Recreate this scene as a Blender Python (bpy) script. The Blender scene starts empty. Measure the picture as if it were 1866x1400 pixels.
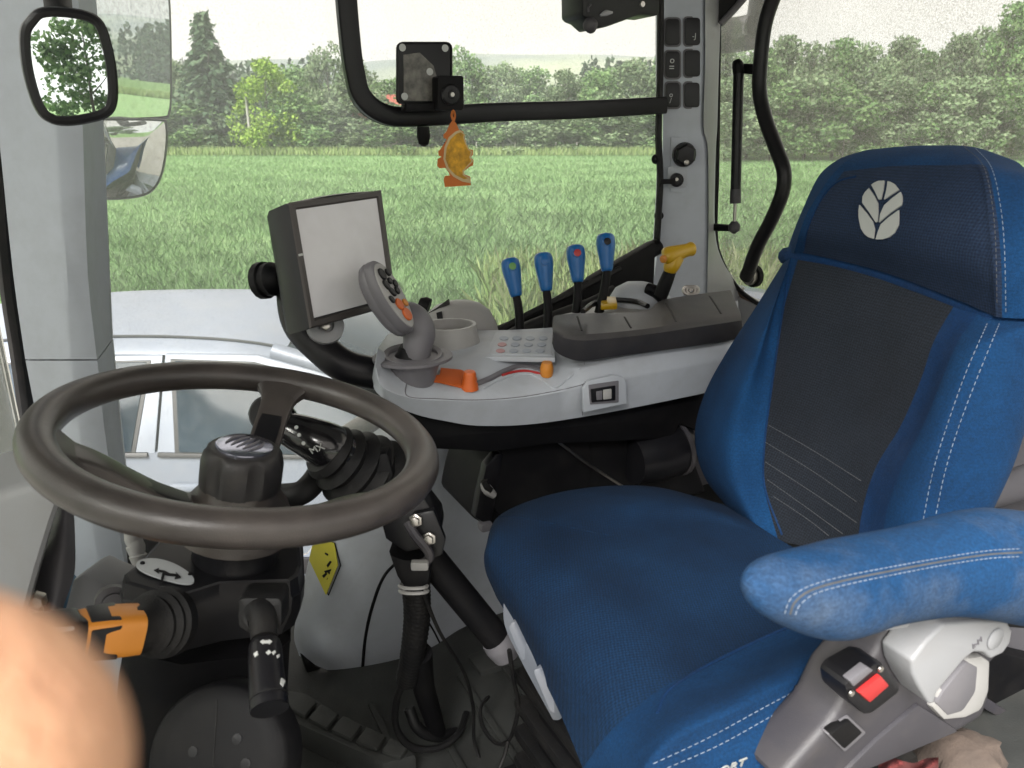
import bpy, bmesh, math, random
import numpy as np
from mathutils import Vector, Matrix
from mathutils.bvhtree import BVHTree

random.seed(7)
rng = np.random.default_rng(7)
S = bpy.context.scene
COL = S.collection
A = lambda *p: np.array(p, float)

# ------------------------------------------------------------------ camera
FPX, CU, CV = 1410.0, 933.0, 700.0            # focal length and centre in photograph pixels (1866 x 1400)
TH = math.atan(460 / FPX)                     # camera looks down by this
CT, ST = math.cos(TH), math.sin(TH)
EYE = A(0, 0, 2.3)
cam_d = bpy.data.cameras.new('camera')
cam = bpy.data.objects.new('camera', cam_d)
COL.objects.link(cam)
cam.location = EYE
cam.rotation_euler = (math.pi / 2 - TH, 0, 0)
cam_d.sensor_width = 36
cam_d.lens = 36 * FPX / 1866
cam_d.clip_start = 0.005
cam_d.clip_end = 20000
cam_d.dof.use_dof = True
cam_d.dof.focus_distance = 1.6
cam_d.dof.aperture_fstop = 13
S.camera = cam

# ------------------------------------------------------------------ light
SUN_EL, SUN_AZ = math.radians(46), math.radians(205)     # azimuth clockwise from +Y
w = bpy.data.worlds.new('World')
S.world = w
w.use_nodes = True
wn, wl = w.node_tree.nodes, w.node_tree.links
wn.clear()
wo = wn.new('ShaderNodeOutputWorld')
wb = wn.new('ShaderNodeBackground')
sky = wn.new('ShaderNodeTexSky')
sky.sky_type = 'NISHITA'
sky.sun_disc = False
sky.sun_elevation = SUN_EL
sky.sun_rotation = SUN_AZ
sky.dust_density = 4.0
sky.ozone_density = 0.6
wm = wn.new('ShaderNodeMix')
wm.data_type = 'RGBA'
wm.inputs[0].default_value = 0.86                        # an even veil of pale cloud over the sky
wm.inputs[7].default_value = (7.3, 6.55, 5.7, 1)
wl.new(sky.outputs[0], wm.inputs[6])
wl.new(wm.outputs[2], wb.inputs[0])
wb.inputs[1].default_value = 0.05
wl.new(wb.outputs[0], wo.inputs[0])

sd = bpy.data.lights.new('sun', 'SUN')
sd.energy = 4.2
sd.angle = math.radians(38)
sd.color = (1.0, 0.975, 0.94)
sun = bpy.data.objects.new('sun', sd)
COL.objects.link(sun)
_sv = Vector((math.sin(SUN_AZ) * math.cos(SUN_EL), math.cos(SUN_AZ) * math.cos(SUN_EL), math.sin(SUN_EL)))
sun.rotation_euler = _sv.to_track_quat('Z', 'Y').to_euler()
sun.location = (-6, -12, 14)

S.view_settings.view_transform = 'Standard'
S.view_settings.look = 'None'
S.view_settings.gamma = 1
S.view_settings.exposure = 2.12
S.view_settings.use_curve_mapping = False
S.cycles.max_bounces = 6
S.cycles.diffuse_bounces = 3
S.cycles.glossy_bounces = 3
S.cycles.transparent_max_bounces = 24
S.cycles.use_denoising = True

# ------------------------------------------------------------------ geometry helpers
_R, _U, _F = A(1, 0, 0), A(0, ST, CT), A(0, CT, -ST)
def ray(u, v): return (u - CU) / FPX * _R + (CV - v) / FPX * _U + _F
def P(u, v, D): return EYE + D * ray(u, v)
def PP(u, v, p0, n):
    d = ray(u, v)
    return EYE + d * (np.dot(p0 - EYE, n) / np.dot(d, n))
PHI = math.radians(27)                         # the tractor stands turned by this: rear = RD, right side = LD
RD, LD, ZD = A(math.cos(PHI), math.sin(PHI), 0), A(-math.sin(PHI), math.cos(PHI), 0), A(0, 0, 1)
def T(r, l, z): return r * RD + l * LD + z * ZD
def PL(u, v, l): return PP(u, v, LD * l + EYE * A(0, 0, 1), LD)
def PR(u, v, r): return PP(u, v, RD * r + EYE * A(0, 0, 1), RD)
def PZ(u, v, z): return PP(u, v, A(0, 0, z), ZD)
def PY(u, v, y): return PP(u, v, A(0, y, 0), A(0, 1, 0))
def nrm(a): return np.asarray(a, float) / np.linalg.norm(a)

ORG = {}
def thing(name, label, cat, loc, group=None):
    o = bpy.data.objects.new(name, None)
    o.empty_display_size = 0.05
    COL.objects.link(o)
    o.location = loc
    ORG[o.name] = np.asarray(loc, float)
    o['label'] = label
    o['category'] = cat
    if group: o['group'] = group
    return o
def tag(o, label, cat, group=None, kind=None):
    o['label'] = label
    if cat: o['category'] = cat
    if group: o['group'] = group
    if kind: o['kind'] = kind
    return o
def finish(me, ang=40):
    me.polygons.foreach_set('use_smooth', [True] * len(me.polygons))
    me.set_sharp_from_angle(angle=math.radians(ang))
def make(name, geo, mat, parent=None, ang=40, loc=None):
    v, f = geo
    org = ORG[parent.name] if parent is not None else (np.mean(v, 0) if loc is None else np.asarray(loc, float))
    me = bpy.data.meshes.new(name)
    me.from_pydata([tuple(x) for x in (np.asarray(v, float) - org)], [], [tuple(map(int, x)) for x in f])
    bm = bmesh.new(); bm.from_mesh(me)
    bmesh.ops.recalc_face_normals(bm, faces=bm.faces)
    bm.to_mesh(me); bm.free()
    me.materials.append(mat)
    finish(me, ang)
    o = bpy.data.objects.new(name, me)
    COL.objects.link(o)
    if parent is not None: o.parent = parent
    else: o.location = org
    ORG[o.name] = org
    return o
def join(*gs):
    V, Fc, n = [], [], 0
    for v, f in gs:
        V.append(np.asarray(v, float)); Fc += [tuple(i + n for i in q) for q in f]; n += len(v)
    return np.vstack(V), Fc
def crom(pts, sub=6, closed=False):
    p = np.asarray(pts, float); n = len(p)
    if n < 3 and not closed:
        t = np.linspace(0, 1, sub + 1)[:, None]
        return p[0] * (1 - t) + p[-1] * t
    out = []
    for i in range(n if closed else n - 1):
        if closed: a, b, c, d = p[i - 1], p[i], p[(i + 1) % n], p[(i + 2) % n]
        else:
            b, c = p[i], p[i + 1]
            a = p[i - 1] if i else 2 * b - c
            d = p[i + 2] if i + 2 < n else 2 * c - b
        for k in range(sub):
            t = k / sub
            out.append(.5 * ((2 * b) + (c - a) * t + (2 * a - 5 * b + 4 * c - d) * t * t + (3 * b - a - 3 * c + d) * t ** 3))
    if not closed: out.append(p[-1])
    return np.array(out)
def bm_geo(bm):
    bm.verts.index_update()
    v = np.array([tuple(x.co) for x in bm.verts]); f = [tuple(y.index for y in x.verts) for x in bm.faces]
    bm.free()
    return v, f
def tube(pts, r, n=12, sub=5, up=None, flat=1.0, closed=False, square=False, cap=True):
    """swept tube; r is a number or one per control point; flat scales the radius along `up`"""
    pts = np.asarray(pts, float)
    rr = np.full(len(pts), r, float) if np.isscalar(r) else np.asarray(r, float)
    q = crom(np.c_[pts, rr], sub, closed) if sub > 0 else np.c_[pts, rr]
    c, rad = q[:, :3], np.maximum(q[:, 3], 1e-4)
    m = len(c)
    if closed: tg = np.roll(c, -1, 0) - np.roll(c, 1, 0)
    else: tg = np.gradient(c, axis=0)
    tg /= np.linalg.norm(tg, axis=1)[:, None] + 1e-12
    V = []
    x = None
    for i in range(m):
        if up is not None: y = np.asarray(up, float) - np.dot(up, tg[i]) * tg[i]
        elif x is None:
            h = A(0, 0, 1) if abs(tg[i][2]) < .9 else A(1, 0, 0)
            y = h - np.dot(h, tg[i]) * tg[i]
        else: y = x - np.dot(x, tg[i]) * tg[i]
        y = nrm(y); x = y
        z = np.cross(tg[i], y)
        for k in range(n):
            a = 2 * math.pi * k / n + (math.pi / 4 if square else 0)
            ca, sa = math.cos(a), math.sin(a)
            if n >= 16 and square:
                ca = math.copysign(abs(ca) ** .45, ca); sa = math.copysign(abs(sa) ** .45, sa)
            V.append(c[i] + rad[i] * (ca * y * flat + sa * z))
    Fc = []
    for i in range(m if closed else m - 1):
        j = (i + 1) % m
        for k in range(n):
            k2 = (k + 1) % n
            Fc.append((i * n + k, i * n + k2, j * n + k2, j * n + k))
    if not closed and cap:
        Fc.append(tuple(range(n))[::-1]); Fc.append(tuple((m - 1) * n + k for k in range(n)))
    return np.array(V), Fc
def lathe(prof, o, ax, n=24, ry=1.0, xdir=None):
    ax = nrm(ax)
    h = A(0, 0, 1) if abs(ax[2]) < .9 else A(1, 0, 0)
    if xdir is not None: h = np.asarray(xdir, float)
    x = nrm(h - np.dot(h, ax) * ax); y = np.cross(ax, x)
    V, Fc = [], []
    for r, hh in prof:
        for k in range(n):
            a = 2 * math.pi * k / n
            V.append(o + ax * hh + r * (math.cos(a) * x + math.sin(a) * y * ry))
    m = len(prof)
    for i in range(m - 1):
        for k in range(n):
            k2 = (k + 1) % n
            Fc.append((i * n + k, i * n + k2, (i + 1) * n + k2, (i + 1) * n + k))
    Fc.append(tuple(range(n))[::-1]); Fc.append(tuple((m - 1) * n + k for k in range(n)))
    return np.array(V), Fc
def prism(pts, vec, bev=0.0, seg=2):
    pts = [np.asarray(p, float) for p in pts]; vec = np.asarray(vec, float)
    bm = bmesh.new()
    a = [bm.verts.new(p) for p in pts]; b = [bm.verts.new(p + vec) for p in pts]
    n = len(pts)
    bm.faces.new(a[::-1]); bm.faces.new(b)
    for i in range(n): bm.faces.new((a[i], a[(i + 1) % n], b[(i + 1) % n], b[i]))
    bmesh.ops.recalc_face_normals(bm, faces=bm.faces)
    if bev > 0:
        bmesh.ops.bevel(bm, geom=[e for e in bm.edges if e.calc_face_angle(0) > .45], offset=bev, segments=seg, affect='EDGES', profile=.6, clamp_overlap=True)
    return bm_geo(bm)
def rbox(c, size, axes=None, bev=0.0, seg=2):
    bm = bmesh.new()
    bmesh.ops.create_cube(bm, size=1)
    bmesh.ops.scale(bm, vec=size, verts=bm.verts)
    if bev > 0: bmesh.ops.bevel(bm, geom=bm.edges[:], offset=bev, segments=seg, affect='EDGES', profile=.6, clamp_overlap=True)
    v, f = bm_geo(bm)
    ax = np.eye(3) if axes is None else np.array(axes, float)
    return v @ ax + np.asarray(c, float), f
TAX = np.array([RD, LD, ZD])
def surf(ctrl, sr=6, sc=6, r0=0, r1=None, c0=0, c1=None):
    """smooth sheet through a grid of control points; r0..r1 and c0..c1 choose a stretch of it"""
    C = np.array(ctrl, float)
    rows = np.array([crom(r, sc) for r in C])
    full = np.array([crom(rows[:, j], sr) for j in range(rows.shape[1])]).transpose(1, 0, 2)
    r1 = C.shape[0] - 1 if r1 is None else r1; c1 = C.shape[1] - 1 if c1 is None else c1
    g = full[int(round(r0 * sr)):int(round(r1 * sr)) + 1, int(round(c0 * sc)):int(round(c1 * sc)) + 1]
    m, n = g.shape[:2]
    Fc = [(i * n + j, i * n + j + 1, (i + 1) * n + j + 1, (i + 1) * n + j) for i in range(m - 1) for j in range(n - 1)]
    return g.reshape(-1, 3), Fc
def loft(secs, sub=1, close=True, cap=True):
    """rings of equal length joined one after the other"""
    C = np.array(secs, float)
    if sub > 1: C = np.array([crom(C[:, j], sub) for j in range(C.shape[1])]).transpose(1, 0, 2)
    m, n = C.shape[:2]
    Fc = []
    for i in range(m - 1):
        for k in range(n if close else n - 1):
            k2 = (k + 1) % n
            Fc.append((i * n + k, i * n + k2, (i + 1) * n + k2, (i + 1) * n + k))
    if cap and close: Fc.append(tuple(range(n))[::-1]); Fc.append(tuple((m - 1) * n + k for k in range(n)))
    return C.reshape(-1, 3), Fc
def rrect(u0, v0, u1, v1, r, k=4):
    out = []
    for cx, cy, a0 in ((u1 - r, v0 + r, -90), (u1 - r, v1 - r, 0), (u0 + r, v1 - r, 90), (u0 + r, v0 + r, 180)):
        for i in range(k + 1):
            a = math.radians(a0 + 90 * i / k); out.append((cx + r * math.cos(a), cy + r * math.sin(a)))
    return out
def ell(cu, cv, a, b, rot=0, n=24):
    c, s = math.cos(rot), math.sin(rot)
    return [(cu + a * math.cos(t) * c - b * math.sin(t) * s, cv + a * math.cos(t) * s + b * math.sin(t) * c) for t in np.linspace(0, 2 * math.pi, n, endpoint=False)]
def bvh_of(*geos):
    v, f = join(*geos)
    return BVHTree.FromPolygons([tuple(x) for x in v], f)
def hit(b, u, v):
    d = ray(u, v)
    r = b.ray_cast(Vector(EYE), Vector(d))
    if r[0] is None: return None
    n = np.array(r[1]); n = n if np.dot(n, d) < 0 else -n
    return np.array(r[0]), n
def stitches(b, line, length=.0042, gap=.0026, rad=.0005, off=.0002, sub=14):
    """thread dashes along a line over a padded surface"""
    pts = [hit(b, *p) for p in crom(np.array(line, float), sub)]
    pts = [p[0] + p[1] * off for p in pts if p]
    if len(pts) < 2: return None
    pts = np.array(pts); s = np.r_[0, np.cumsum(np.linalg.norm(np.diff(pts, axis=0), axis=1))]
    at = lambda t: A(*[np.interp(t, s, pts[:, k]) for k in range(3)])
    gs, t = [], 0
    while t + length < s[-1]:
        gs.append(tube([at(t), at(t + length / 2), at(t + length)], [rad * .7, rad, rad * .7], n=5, sub=0)); t += length + gap
    return join(*gs) if gs else None
def draped(b, poly, off=.0012, thick=.001):
    """a thin print or patch following a surface"""
    pts = [hit(b, *p) for p in poly]
    pts = [p for p in pts if p]
    if len(pts) < 3: print('DRAPE MISS', poly); q = PZ(*poly[0], 1.4); return prism([q, q + A(.001, 0, 0), q + A(0, .001, 0)], A(0, 0, .001))
    n = nrm(np.mean([p[1] for p in pts], 0))
    cu, cv = np.mean([q[0] for q in poly]), np.mean([q[1] for q in poly])
    pts += [h for k in (0, .35, .7) for q in poly for h in [hit(b, cu + (q[0] - cu) * k, cv + (q[1] - cv) * k)] if h]
    top = max(np.dot(p[0], n) for p in pts)
    out = [p[0] + n * (top + off - np.dot(p[0], n)) for p in pts[:len(poly)]]
    return prism(out, -n * (thick + .0005))
_tc = {}
def text_geo(s, size, o, xdir, ydir, depth=.0006, font_scale=1.0):
    cu = bpy.data.curves.new('t', 'FONT'); cu.body = s; cu.size = size; cu.extrude = depth
    cu.align_x = 'CENTER'; cu.align_y = 'CENTER'
    ob = bpy.data.objects.new('t', cu)
    me = bpy.data.meshes.new_from_object(ob)
    v = np.array([tuple(x.co) for x in me.vertices]); f = [tuple(p.vertices) for p in me.polygons]
    bpy.data.objects.remove(ob); bpy.data.curves.remove(cu); bpy.data.meshes.remove(me)
    x, y = nrm(xdir), nrm(ydir); z = np.cross(x, y)
    return np.asarray(o, float) + v[:, :1] * x + v[:, 1:2] * y + v[:, 2:3] * z, f

# ------------------------------------------------------------------ materials
GAIN = .62      # the photograph is exposed for the shade inside the cab
def pmat(name, col, rough=.5, metal=0., var=.12, vs=6., bump=0., bs=300., spec=.5, coat=0., sheen=0., dirt=0., dcol=(.33, .29, .24), ds=14., sss=0., rv=1., fine=0., keep=False, weave=0.):
    m = bpy.data.materials.new(name); m.use_nodes = True
    N, L = m.node_tree.nodes, m.node_tree.links
    b = N['Principled BSDF']
    tc = N.new('ShaderNodeTexCoord')
    nz = N.new('ShaderNodeTexNoise'); nz.inputs['Scale'].default_value = vs; nz.inputs['Detail'].default_value = 3; nz.inputs['Roughness'].default_value = .6
    L.new(tc.outputs['Object'], nz.inputs['Vector'])
    mx = N.new('ShaderNodeMix'); mx.data_type = 'RGBA'
    c = A(*col) * (1 if keep or metal > .8 else GAIN); dcol = tuple(A(*dcol) * (1 if keep else GAIN))
    mx.inputs[6].default_value = (*np.clip(c * (1 - var), 0, 1), 1); mx.inputs[7].default_value = (*np.clip(c * (1 + var), 0, 1), 1)
    rp = N.new('ShaderNodeMapRange'); rp.inputs[1].default_value = .3; rp.inputs[2].default_value = .7
    L.new(nz.outputs[0], rp.inputs[0]); L.new(rp.outputs[0], mx.inputs[0])
    out = mx.outputs[2]
    if dirt > 0:
        nd = N.new('ShaderNodeTexNoise'); nd.inputs['Scale'].default_value = ds; nd.inputs['Detail'].default_value = 4; nd.inputs['Roughness'].default_value = .7
        L.new(tc.outputs['Object'], nd.inputs['Vector'])
        rd = N.new('ShaderNodeMapRange'); rd.inputs[1].default_value = .45; rd.inputs[2].default_value = .8; rd.inputs[4].default_value = dirt
        L.new(nd.outputs[0], rd.inputs[0])
        m2 = N.new('ShaderNodeMix'); m2.data_type = 'RGBA'; m2.inputs[7].default_value = (*dcol, 1)
        L.new(rd.outputs[0], m2.inputs[0]); L.new(out, m2.inputs[6]); out = m2.outputs[2]
    if fine > 0:
        nf = N.new('ShaderNodeTexNoise'); nf.inputs['Scale'].default_value = 420; nf.inputs['Detail'].default_value = 1
        L.new(tc.outputs['Object'], nf.inputs['Vector'])
        rf_ = N.new('ShaderNodeMapRange'); rf_.inputs[1].default_value = .3; rf_.inputs[2].default_value = .7; rf_.inputs[3].default_value = 1 - fine; rf_.inputs[4].default_value = 1 + fine
        L.new(nf.outputs[0], rf_.inputs[0])
        hs2 = N.new('ShaderNodeHueSaturation'); L.new(rf_.outputs[0], hs2.inputs['Value']); L.new(out, hs2.inputs['Color']); out = hs2.outputs[0]
    if weave > 0:
        ww = []
        for dr in (('X', 'Y') if 'cushion' in name else ('Z', 'Y')):
            wv = N.new('ShaderNodeTexWave'); wv.bands_direction = dr; wv.inputs['Scale'].default_value = 92; wv.inputs['Distortion'].default_value = 2.5; wv.inputs['Detail Scale'].default_value = 2
            L.new(tc.outputs['Object'], wv.inputs['Vector']); ww.append(wv.outputs['Fac'])
        a1 = N.new('ShaderNodeMath'); a1.operation = 'ADD'; L.new(ww[0], a1.inputs[0]); L.new(ww[1], a1.inputs[1])
        a2 = a1
        rw = N.new('ShaderNodeMapRange'); rw.inputs[1].default_value = .3; rw.inputs[2].default_value = 1.7; rw.inputs[3].default_value = 1 - weave; rw.inputs[4].default_value = 1 + weave
        L.new(a2.outputs[0], rw.inputs[0])
        h3 = N.new('ShaderNodeHueSaturation'); L.new(rw.outputs[0], h3.inputs['Value']); L.new(out, h3.inputs['Color']); out = h3.outputs[0]
    L.new(out, b.inputs['Base Color'])
    rr = N.new('ShaderNodeMapRange'); rr.inputs[3].default_value = max(.0, rough - .08 * rv); rr.inputs[4].default_value = min(1, rough + .1 * rv)
    L.new(nz.outputs[0], rr.inputs[0]); L.new(rr.outputs[0], b.inputs['Roughness'])
    b.inputs['Metallic'].default_value = metal
    b.inputs['Specular IOR Level'].default_value = spec
    b.inputs['Coat Weight'].default_value = coat
    if sheen: b.inputs['Sheen Weight'].default_value = sheen; b.inputs['Sheen Roughness'].default_value = .4
    if sss: b.inputs['Subsurface Weight'].default_value = sss; b.inputs['Subsurface Radius'].default_value = (.01, .004, .002); b.inputs['Subsurface Scale'].default_value = .5
    if bump > 0:
        nb = N.new('ShaderNodeTexNoise'); nb.inputs['Scale'].default_value = bs; nb.inputs['Detail'].default_value = 3
        L.new(tc.outputs['Object'], nb.inputs['Vector'])
        bp = N.new('ShaderNodeBump'); bp.inputs['Strength'].default_value = bump; bp.inputs['Distance'].default_value = .002
        L.new(nb.outputs[0], bp.inputs['Height']); L.new(bp.outputs[0], b.inputs['Normal'])
    return m
def glass_mat(name, tint, dust, dscale, dcol, base=.0, lo=.55, hi=.7, streak=False):
    """a clear pane with real dust lying on it"""
    m = bpy.data.materials.new(name); m.use_nodes = True
    N, L = m.node_tree.nodes, m.node_tree.links
    N.clear()
    o = N.new('ShaderNodeOutputMaterial')
    tr = N.new('ShaderNodeBsdfTransparent'); tr.inputs[0].default_value = (*tint, 1)
    gl = N.new('ShaderNodeBsdfGlossy'); gl.inputs['Roughness'].default_value = .02
    fr = N.new('ShaderNodeFresnel'); fr.inputs[0].default_value = 1.3
    m1 = N.new('ShaderNodeMixShader'); L.new(fr.outputs[0], m1.inputs[0]); L.new(tr.outputs[0], m1.inputs[1]); L.new(gl.outputs[0], m1.inputs[2])
    df = N.new('ShaderNodeBsdfDiffuse'); df.inputs[0].default_value = (*dcol, 1)
    tl = N.new('ShaderNodeBsdfTranslucent'); tl.inputs[0].default_value = (*dcol, 1)
    m2 = N.new('ShaderNodeMixShader'); m2.inputs[0].default_value = .6; L.new(df.outputs[0], m2.inputs[1]); L.new(tl.outputs[0], m2.inputs[2])
    tc = N.new('ShaderNodeTexCoord')
    n1 = N.new('ShaderNodeTexNoise'); n1.inputs['Scale'].default_value = dscale; n1.inputs['Detail'].default_value = 2
    n2 = N.new('ShaderNodeTexNoise'); n2.inputs['Scale'].default_value = 4; n2.inputs['Detail'].default_value = 5
    L.new(tc.outputs['Object'], n1.inputs['Vector']); L.new(tc.outputs['Object'], n2.inputs['Vector'])
    r1 = N.new('ShaderNodeMapRange'); r1.inputs[1].default_value = lo; r1.inputs[2].default_value = hi
    L.new(n1.outputs[0], r1.inputs[0])
    r2 = N.new('ShaderNodeMapRange'); r2.inputs[1].default_value = .3; r2.inputs[2].default_value = .7; r2.inputs[3].default_value = .35; r2.inputs[4].default_value = 1
    L.new(n2.outputs[0], r2.inputs[0])
    mu = N.new('ShaderNodeMath'); mu.operation = 'MULTIPLY'; L.new(r1.outputs[0], mu.inputs[0]); L.new(r2.outputs[0], mu.inputs[1])
    ma = N.new('ShaderNodeMath'); ma.operation = 'MULTIPLY_ADD'; ma.inputs[1].default_value = dust; ma.inputs[2].default_value = base
    L.new(mu.outputs[0], ma.inputs[0])
    m3 = N.new('ShaderNodeMixShader'); L.new(ma.outputs[0], m3.inputs[0]); L.new(m1.outputs[0], m3.inputs[1]); L.new(m2.outputs[0], m3.inputs[2])
    L.new(m3.outputs[0], o.inputs[0])
    return m
def leaf_mat(name, c1, c2, c3, patch=0.):
    m = bpy.data.materials.new(name); m.use_nodes = True
    N, L = m.node_tree.nodes, m.node_tree.links
    b = N['Principled BSDF']; o = N['Material Output']
    ge = N.new('ShaderNodeNewGeometry')
    oi = N.new('ShaderNodeObjectInfo')
    cr = N.new('ShaderNodeValToRGB')
    cr.color_ramp.elements[0].color = (*c1, 1); cr.color_ramp.elements[1].color = (*c3, 1)
    e = cr.color_ramp.elements.new(.5); e.color = (*c2, 1)
    L.new(ge.outputs['Random Per Island'], cr.inputs[0])
    hv = N.new('ShaderNodeHueSaturation')
    mr = N.new('ShaderNodeMapRange'); mr.inputs[3].default_value = .8; mr.inputs[4].default_value = 1.2
    L.new(oi.outputs['Random'], mr.inputs[0]); L.new(mr.outputs[0], hv.inputs['Value']); L.new(cr.outputs[0], hv.inputs['Color'])
    if patch:
        tc = N.new('ShaderNodeTexCoord'); mp = N.new('ShaderNodeMapping'); mp.inputs['Scale'].default_value = (.07, .55, 0); mp.inputs['Rotation'].default_value = (0, 0, .05)
        L.new(tc.outputs['Object'], mp.inputs[0])
        nz = N.new('ShaderNodeTexNoise'); nz.inputs['Scale'].default_value = 1.0; nz.inputs['Detail'].default_value = 4; L.new(mp.outputs[0], nz.inputs['Vector'])
        pr = N.new('ShaderNodeMapRange'); pr.inputs[1].default_value = .3; pr.inputs[2].default_value = .7; pr.inputs[3].default_value = 1 - patch; pr.inputs[4].default_value = 1 + patch
        L.new(nz.outputs[0], pr.inputs[0])
        mm = N.new('ShaderNodeMath'); mm.operation = 'MULTIPLY'; L.new(pr.outputs[0], mm.inputs[0]); L.new(mr.outputs[0], mm.inputs[1]); L.new(mm.outputs[0], hv.inputs['Value'])
    L.new(hv.outputs[0], b.inputs['Base Color'])
    b.inputs['Roughness'].default_value = .75; b.inputs['Specular IOR Level'].default_value = .2
    tl = N.new('ShaderNodeBsdfTranslucent'); L.new(hv.outputs[0], tl.inputs[0])
    mx = N.new('ShaderNodeMixShader'); mx.inputs[0].default_value = .3
    L.new(b.outputs[0], mx.inputs[1]); L.new(tl.outputs[0], mx.inputs[2]); L.new(mx.outputs[0], o.inputs[0])
    return m

M = {}
M['grey'] = pmat('light_grey_plastic', (.60, .64, .70), .48, var=.05, vs=5, bump=.12, bs=900, dirt=.3, dcol=(.34, .33, .31), ds=16)
M['grey_trim'] = pmat('pillar_trim_plastic', (.66, .71, .79), .55, var=.05, vs=3, bump=.12, bs=900, dirt=.26, dcol=(.32, .32, .31), ds=13)
M['grey_pale'] = pmat('pale_grey_trim', (.41, .42, .44), .45, var=.05, vs=4, bump=.1, bs=700, dirt=.2)
M['grey_mid'] = pmat('mid_grey_plastic', (.20, .195, .215), .5, var=.08, bump=.12, bs=900, dirt=.12)
M['grey_mid2'] = pmat('adjuster_grey_plastic', (.21, .23, .27), .5, var=.08, bump=.12, bs=900, dirt=.2)
M['grey_warm'] = pmat('warm_grey_plastic', (.50, .495, .485), .45, var=.06, bump=.1, bs=800, dirt=.15)
M['grey_dark'] = pmat('dark_grey_shield', (.06, .057, .068), .5, var=.1, bump=.15, bs=900, dirt=.2, ds=8)
M['pad'] = pmat('charcoal_armrest_foam', (.05, .048, .052), .40, var=.12, vs=9, bump=.25, bs=700, dirt=.12)
M['black'] = pmat('black_plastic', (.0065, .0065, .008), .55, var=.2, bump=.12, bs=900, dirt=.03, spec=.16)
M['black_soft'] = pmat('black_satin_plastic', (.010, .010, .0125), .34, var=.15, bump=.06, bs=900, dirt=.025, spec=.28)
M['rubber'] = pmat('black_rubber', (.009, .009, .010), .55, var=.25, bump=.2, bs=500, dirt=.06, spec=.3)
M['wheel'] = pmat('worn_steering_rim', (.065, .056, .052), .34, var=.3, vs=14, bump=.15, bs=700, dirt=.3, dcol=(.13, .105, .085), ds=7)
M['knob'] = pmat('dark_grey_knob', (.026, .025, .026), .42, var=.2, bump=.15, bs=900, dirt=.12, spec=.3)
M['steel'] = pmat('dull_steel', (.45, .43, .40), .32, 1, var=.2, dirt=.25)
M['chrome'] = pmat('chrome_badge', (.50, .52, .64), .16, 1, var=.1, vs=40)
M['blue'] = pmat('blue_velour', (.0025, .044, .138), .9, fine=.2, weave=.06, var=.25, vs=7, bump=.5, bs=900, dirt=.25, dcol=(.02, .085, .20), ds=7, spec=.25)
M['blue_dusty'] = pmat('dusty_blue_velour', (.007, .060, .17), .9, fine=.2, weave=.06, var=.2, vs=9, bump=.5, bs=900, dirt=.75, dcol=(.14, .175, .225), ds=7, spec=.25)
M['blue_dark'] = pmat('dark_blue_velour', (.003, .035, .12), .9, fine=.2, weave=.06, var=.2, vs=8, bump=.5, bs=900, dirt=.15, dcol=(.08, .13, .25), spec=.25)
M['seat_grey'] = pmat('charcoal_seat_fabric', (.019, .025, .036), .9, fine=.2, weave=.32, var=.2, vs=9, bump=.8, bs=800, dirt=.2, dcol=(.05, .053, .065), ds=6, spec=.25)
M['seat_mix'] = pmat('cushion_fabric', (.0027, .025, .074), .9, fine=.2, weave=.32, var=.35, vs=5, bump=.6, bs=800, dirt=.35, dcol=(.01, .045, .11), ds=5, spec=.25)
M['head_grey'] = pmat('navy_headrest_fabric', (.014, .031, .072), .9, fine=.2, weave=.32, var=.35, vs=5, bump=.8, bs=800, dirt=.3, dcol=(.05, .055, .07), ds=5, spec=.25)
M['thread'] = pmat('pale_thread', (.26, .32, .42), .8, var=.3, vs=60)
M['thread_grey'] = pmat('grey_thread', (.10, .105, .115), .8, var=.2, vs=60)
M['emblem'] = pmat('silver_print', (.50, .52, .50), .6, var=.08)
M['orange'] = pmat('orange_plastic', (.82, .16, .02), .42, var=.12, dirt=.1, dcol=(.2, .06, .02))
M['amber'] = pmat('amber_plastic', (.80, .30, .035), .42, var=.12, dirt=.15, dcol=(.3, .14, .04))
M['red'] = pmat('red_plastic', (.62, .035, .035), .4, var=.1)
M['lever_blue'] = pmat('blue_lever_plastic', (.005, .16, .50), .35, var=.12, dirt=.06)
M['yellow'] = pmat('yellow_plastic', (.72, .44, .012), .32, var=.08, dirt=.06, dcol=(.4, .25, .05))
M['green_dot'] = pmat('green_plastic', (.18, .45, .12), .4)
M['teal_dot'] = pmat('teal_button', (.02, .42, .25), .35)
M['white'] = pmat('white_print', (.72, .74, .72), .5, var=.05)
M['key'] = pmat('pale_blue_key', (.42, .47, .56), .45, var=.05)
M['pink'] = pmat('pink_print', (.62, .32, .33), .5)
M['screen'] = pmat('off_screen_painted_reflection', (.95, .95, .98), .30, var=.06, vs=4, spec=.6, dirt=.4, dcol=(.62, .60, .60), ds=7)  # pale base colour paints the sky reflected in the switched-off screen
M['skin'] = pmat('skin', (.60, .33, .20), .5, keep=True, var=.10, vs=60, bump=.5, bs=700, sss=.15, dirt=.5, dcol=(.50, .20, .13), ds=90)
M['cloth'] = pmat('crumpled_beige_cloth', (.14, .105, .085), .9, var=.4, vs=14, bump=.4, bs=300)
M['cloth_red'] = pmat('red_cloth', (.20, .03, .03), .9, var=.3, vs=14, bump=.4, bs=300)
M['mat'] = pmat('rubber_floor_mat', (.042, .045, .043), .7, var=.3, vs=9, bump=.3, bs=250, dirt=.35, dcol=(.085, .08, .07), ds=12)
M['paint_blue'] = pmat('blue_tractor_paint', (.012, .10, .36), .3, var=.1, coat=.4, dirt=.25, ds=6)
M['paint_teal'] = pmat('dull_blue_loader_paint', (.06, .16, .27), .45, var=.15, dirt=.3, ds=6)
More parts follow.
